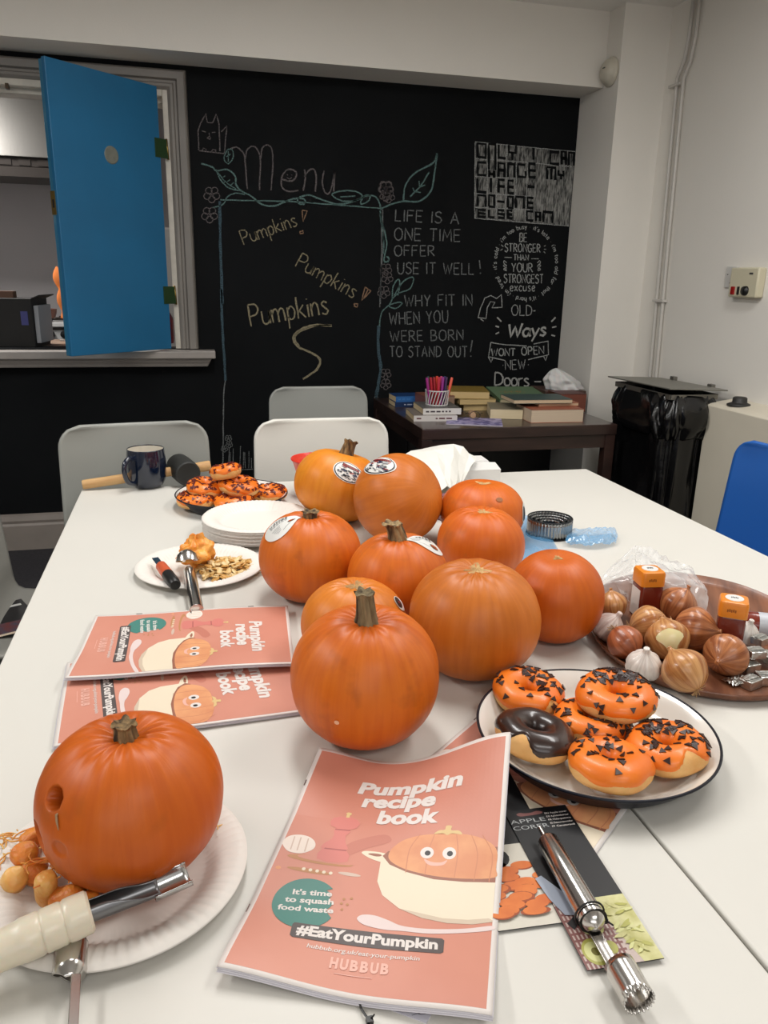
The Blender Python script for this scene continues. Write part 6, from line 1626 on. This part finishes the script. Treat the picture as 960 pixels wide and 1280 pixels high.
MB().lathe([(.0001, 0), (.05, 0), (.05, .002), (.0001, .002)], 40).build('base', dkt, ct, smooth='a')
def film(name, c, a):
    m = mat(name, c, .12, alpha=a, spec=1.0, bump=.6, bscale=18); return m
bl_m = film('blue_film', (104, 172, 222), .55); cl_m = film('clear_film', (228, 228, 228), .40)
def P3(px, py, z): p = az(px, py, z); return (p.x, p.y, p.z)
crumple('blue_bag', [[P3(712, 664, T + .004), P3(735, 664, T + .008), P3(755, 663, T + .008), P3(768, 664, T + .006)], [P3(706, 676, T + .01), P3(730, 672, T + .016), P3(755, 671, T + .016), P3(771, 670, T + .01)], [P3(712, 682, T + .004), P3(735, 684, T + .006), P3(752, 683, T + .006), P3(769, 680, T + .004)]],
        bl_m, 'crumpled translucent blue plastic bag right of the cutters', 'bag', 60, 30, amp=.004, fr=9, seed=2, th=0)
crumple('blue_bag', [[P3(655, 645, T + .004), P3(670, 645, T + .006), P3(680, 646, T + .004)], [P3(648, 668, T + .002), P3(665, 669, T + .002), P3(690, 674, T + .002)], [P3(645, 688, T + .012), P3(672, 686, T + .012), P3(704, 698, T + .006)], [P3(640, 705, T + .004), P3(672, 704, T + .004), P3(706, 703, T + .003)]],
        bl_m, 'blue plastic film lying under and in front of the cutters', 'bag', 50, 50, amp=.002, fr=8, seed=6, th=0)
crumple('clear_bag', [[P3(762, 712, T + .03), P3(786, 694, T + .03), P3(805, 694, T + .03), P3(840, 712, T + .03), P3(862, 722, T + .02)],
                      [P3(752, 722, T + .035), P3(785, 708, T + .05), P3(812, 712, T + .05), P3(845, 722, T + .05), P3(880, 738, T + .04)],
                      [P3(748, 735, T + .03), P3(780, 732, T + .045), P3(812, 736, T + .05), P3(850, 745, T + .05), P3(882, 762, T + .03)],
                      [P3(760, 752, T + .014), P3(785, 758, T + .012), P3(812, 760, T + .014), P3(850, 766, T + .014), P3(880, 775, T + .014)]],
        cl_m, 'crumpled clear plastic bag behind the onions and shakers', 'bag', 90, 60, amp=.008, fr=11, seed=9, th=0, zmin=T + .012)

# ------------------------------------------------------------------ things on the dark side table
def pages_book(name, label, x, y, z, w_, d_, h_, rz, cov, pg=(212, 190, 150), hard=False, cat='book', group='books on the dark side table', rx=0, spine=None, title=None):
    t = thing(name, label, cat, (x, y, z), rz, group)
    if rx: t.rotation_euler = (rx, 0, rz)
    cm = mat('cover_%d_%d_%d' % cov, cov, .45); pmm = mat('pages_%d_%d_%d' % pg, pg, .7, var=.06, scale=200, stretch=(.02, .02, 4))
    MB().bx(-w_ / 2 + .001, w_ / 2 - .001, -d_ / 2 + .0015, d_ / 2 - .002, .0016, h_ - .0016).build('pages', pmm, t)
    MB().bx(-w_ / 2, w_ / 2, -d_ / 2, d_ / 2, h_ - .0016, h_).build('cover', cm, t, bevel=.0004); MB().bx(-w_ / 2, w_ / 2, -d_ / 2, d_ / 2, 0, .0016).build('back_cover', cm, t)
    if spine == 'front': MB().bx(-w_ / 2, w_ / 2, -d_ / 2 - .001, -d_ / 2 + .001, 0, h_).build('spine', mat('cover_%d_%d_%d' % title[0], title[0], .45), t)
    elif spine == 'back': MB().bx(-w_ / 2, w_ / 2, d_ / 2 - .001, d_ / 2 + .001, 0, h_).build('spine', cm, t)
    else: MB().bx(-w_ / 2 - .001, -w_ / 2 + .001, -d_ / 2, d_ / 2, 0, h_).build('spine', cm, t)
    if title:
        b = MB(); rr = random.Random(title[1]); u = -w_ / 2 + .012
        while u < w_ / 2 - .02:
            l_ = rr.uniform(.008, .026)
            if rr.random() < .75: b.bx(u, u + l_, -d_ / 2 - .0014, -d_ / 2 - .001, h_ * .38, h_ * .62)
            u += l_ + .006
        b.build('spine_print', mat('cover_%d_%d_%d' % title[2], title[2], .5), t)
    return t
# left: blue boxes
p = az(512, 509, DZ)
pages_book('book', 'dark blue book at the left of the side table, under the bright blue one', p.x, p.y + .07, DZ, .135, .12, .022, 0, (22, 34, 66), spine='front', title=((18, 44, 84), 2, (150, 160, 180)))
pages_book('book', 'bright blue book on top of the dark blue one', p.x, p.y + .075, DZ + .0222, .13, .12, .026, .03, (26, 60, 108), spine='front', title=((44, 98, 160), 3, (60, 120, 180)))
# white spine books with the pen holder
p = az(551, 527, DZ)
pages_book('book', 'white-spined book at the bottom under the marker holder', p.x - .01, p.y + .11, DZ, .185, .20, .024, -.10, (120, 110, 104), spine='front', title=((206, 200, 196), 5, (90, 40, 48)))
pages_book('book', 'white-spined book directly under the marker holder', p.x + .020, p.y + .125, DZ + .0242, .165, .19, .026, -.06, (96, 94, 92), spine='front', title=((212, 208, 204), 7, (70, 60, 66)))
pages_book('book', 'reddish brown book behind the marker holder', p.x + .07, p.y + .31, DZ, .14, .14, .07, .05, (120, 72, 56), pg=(140, 112, 92))
hx_ = p.x + .018; hy_ = p.y + .12; hz_ = DZ + .0504
ph = thing('marker_holder', 'white slotted plastic holder full of coloured markers', 'holder', (hx_, hy_, hz_))
hm = mat('white_holder', (196, 194, 192), .4)
b = MB(); b.lathe([(.0001, 0), (.045, 0), (.047, .002), (.0001, .003)], 30); b.build('base', hm, ph, smooth='a')
for k in range(22):
    a = k * 2 * PI / 22; a2 = a + .38
    b = MB(); b.tube([(.046 * math.cos(a), .046 * math.sin(a), .001), (.0485 * math.cos((a + a2) / 2), .0485 * math.sin((a + a2) / 2), .033), (.050 * math.cos(a2), .050 * math.sin(a2), .066)], .0042, 6, flat=.5); b.build('slat', hm, ph)
for z in (.004, .064):
    b = MB(); rr = .046 + z * .06; b.grid(lambda u, v: Vector(((rr + .003 * math.cos(v * 2 * PI)) * math.cos(u * 2 * PI), (rr + .003 * math.cos(v * 2 * PI)) * math.sin(u * 2 * PI), z + .003 * math.sin(v * 2 * PI))), 32, 6, cu=True, cv=True); b.build('hoop', hm, ph, smooth=True)
cols = [((150, 40, 120), 'magenta'), ((168, 28, 44), 'red'), ((150, 24, 36), 'dark red'), ((190, 40, 60), 'rose red'), ((140, 40, 130), 'purple'), ((52, 26, 74), 'violet'), ((226, 92, 70), 'coral'), ((40, 70, 62), 'dark green'), ((24, 24, 30), 'black'), ((214, 70, 44), 'orange red'), ((190, 60, 110), 'pink'), ((34, 44, 96), 'navy blue')]
for k, (cc, nm) in enumerate(cols):
    a = PI + k * PI / 6 * 1.0 if k < 7 else (k - 7) * .6 + .3; rr = .034 if k < 7 else .014
    xx = -.036 + k * .012 if k < 7 else -.024 + (k - 7) * .012; yy = -.018 if k < 7 else .012
    mk = thing('marker', nm + ' marker standing in the white slotted holder', 'marker', (hx_ + xx, hy_ + yy, hz_ + .0035), 0, 'markers in the holder')
    mk.rotation_euler = (random.uniform(-.06, .06), xx * 5.0 + random.uniform(-.03, .03), 0)
    mm = mat('marker_%s' % nm.replace(' ', '_'), cc, .35)
    MB().lathe([(.0001, 0), (.0052, 0), (.0055, .07), (.0001, .07)], 12).build('barrel', mm, mk, smooth='a'); MB().lathe([(.0062, .068), (.0062, .112), (.005, .118), (.0001, .118)], 12).build('cap', mm, mk, smooth='a')
# magazine
p = az(577, 520, DZ); q = az(555, 528, DZ)
mgz = thing('magazine', 'lilac printed magazine lying at the front of the side table', 'magazine', (1.155, 3.035, DZ), -.35)
lil = mat('lilac_print', (160, 152, 192), .4, col2=(92, 88, 140), scale=28, lo=.45, hi=.55)
MB().bx(-.115, .115, -.085, .085, 0, .003).build('pages', mat('magazine_pages', (190, 184, 196), .6), mgz); MB().bx(-.115, .115, -.085, .085, .003, .0036).build('cover', lil, mgz)
gl_ = thing('glasses', 'thin dark spectacles resting on the lilac magazine', 'glasses', (1.14, 3.075, DZ + .004), -.5)
gk = mat('dark_wire', (26, 24, 30), .35)
for s_ in (-1, 1):
    b = MB(); b.tube([(s_ * .03 + .022 * math.cos(k * PI / 8), 0, .019 + .016 * math.sin(k * PI / 8)) for k in range(17)], .0012, 6); b.build('lens_rim', gk, gl_, smooth=True)
    MB().tube([(s_ * .053, 0, .026), (s_ * .052, .05, .024), (s_ * .048, .11, .008)], .0012, 6).build('temple', gk, gl_, smooth=True)
MB().tube([(-.009, 0, .024), (0, 0, .027), (.009, 0, .024)], .0012, 6).build('bridge', gk, gl_, smooth=True)
p = az(592, 519, DZ + .014)
b = MB(); b.tube([(-.035, 0, 0), (.035, 0, 0)], .0145, 18); tag(b.build('cork_roll', mat('tan_cork', (176, 142, 108), .7, var=.1, scale=60), loc=(p.x, p.y + .02, DZ + .0145), rot=(0, 0, 1.3), bevel=.003, auto=True), 'short tan roll lying between the white-spined books and the yellow ones', 'roll')
# yellow-paged pile
c = az(611, 518, DZ)
yp = (198, 172, 122); bx0, by0 = 1.272, 3.40
pages_book('book', 'yellowed paperback at the bottom of the middle pile', bx0 + .02, by0, DZ, .15, .19, .030, -.12, (150, 128, 84), pg=yp, spine='back')
pages_book('book', 'yellowed paperback, second from the bottom of the middle pile', bx0 + .0, by0 - .01, DZ + .0302, .17, .19, .024, -.05, (160, 138, 90), pg=yp, spine='back')
pages_book('book', 'old paperback with mustard cover on top of the middle pile', bx0 - .018, by0 + .01, DZ + .0544, .18, .20, .032, -.22, (134, 110, 48), pg=yp, spine='back')
# green book propped on the others
gbk = pages_book('book', 'green hardback with an orange motif leaning on the pile', 1.515, 3.43, DZ + .044, .24, .25, .018, -.10, (98, 122, 92), pg=(184, 172, 140), rx=.10)
S = Sheet(lambda u, v, off: Vector((-.12 + u * .24, .12 - v * .24, .0182 + off))); r_ = random.Random(2); mo = mat('motif_ochre', (160, 120, 72), .5)
for k in range(34):
    a = r_.random() * 6.28; rr = r_.random() ** .7; S.poly(disc(.42 + .26 * rr * math.cos(a), .44 + .12 * rr * math.sin(a), r_.uniform(.008, .024), r_.uniform(.008, .016), 7), mo, 1 + k % 2, 'cover_motif', 0)
S.finish(gbk)
pages_book('book', 'pale thick-paged book at the bottom left of the right-hand pile', 1.345, 3.17, DZ, .14, .19, .043, -.30, (128, 120, 100), pg=(206, 190, 156), spine='back')
pages_book('book', 'thick book with broad cream page edges, front right of the side table', 1.505, 3.06, DZ, .235, .18, .056, -.04, (150, 84, 62), pg=(200, 180, 156), spine='back')
pages_book('book', 'thin orange-covered book in the right-hand pile', 1.545, 3.13, DZ + .0562, .185, .16, .014, -.02, (172, 104, 74), pg=(206, 172, 140), spine='back')
pages_book('book', 'long book with dark teal cover lying on top of the right-hand pile', 1.47, 3.125, DZ + .0704, .265, .17, .017, -.05, (60, 78, 74), pg=(198, 176, 146), spine='back')
pages_book('book', 'dark maroon book under the tissues', 1.70, 3.285, DZ, .13, .13, .082, -.02, (80, 34, 28), pg=(120, 66, 50))
tb = thing('tissue_box', 'dark brown tissue box with a white tissue pulled up, right end of side table', 'tissue box', (1.765, 3.46, DZ), -.05)
MB().bx(-.13, .075, -.10, .10, 0, .075).build('carton', mat('brown_tissue_carton', (78, 56, 48), .5), tb, bevel=.002)
crm = MB()
def ft(u, v):
    a = u * 2 * PI; top = v; r = .082 * (1 - top ** 2.2) ** .8 * (1 + .18 * math.sin(5 * a + 1) * (1 - v) + .1 * math.sin(9 * a + v * 3)) + .003
    return Vector((-.005 + .82 * r * math.cos(a) * 1.2 - .05 * v + .012 * nz(u * 5, v * 4), r * math.sin(a) * .75 - .03 + .012 * nz(u * 6, v * 4, 3), .075 + .10 * v - .02 * math.cos(a) * v * (1 - v) + .006 * math.sin(4 * a) * (1 - v)))
crm.grid(ft, 60, 22, cu=True); crm.build('tissue', mat('tissue_white', (206, 205, 203), .7, sss=.2), tb, smooth=True)
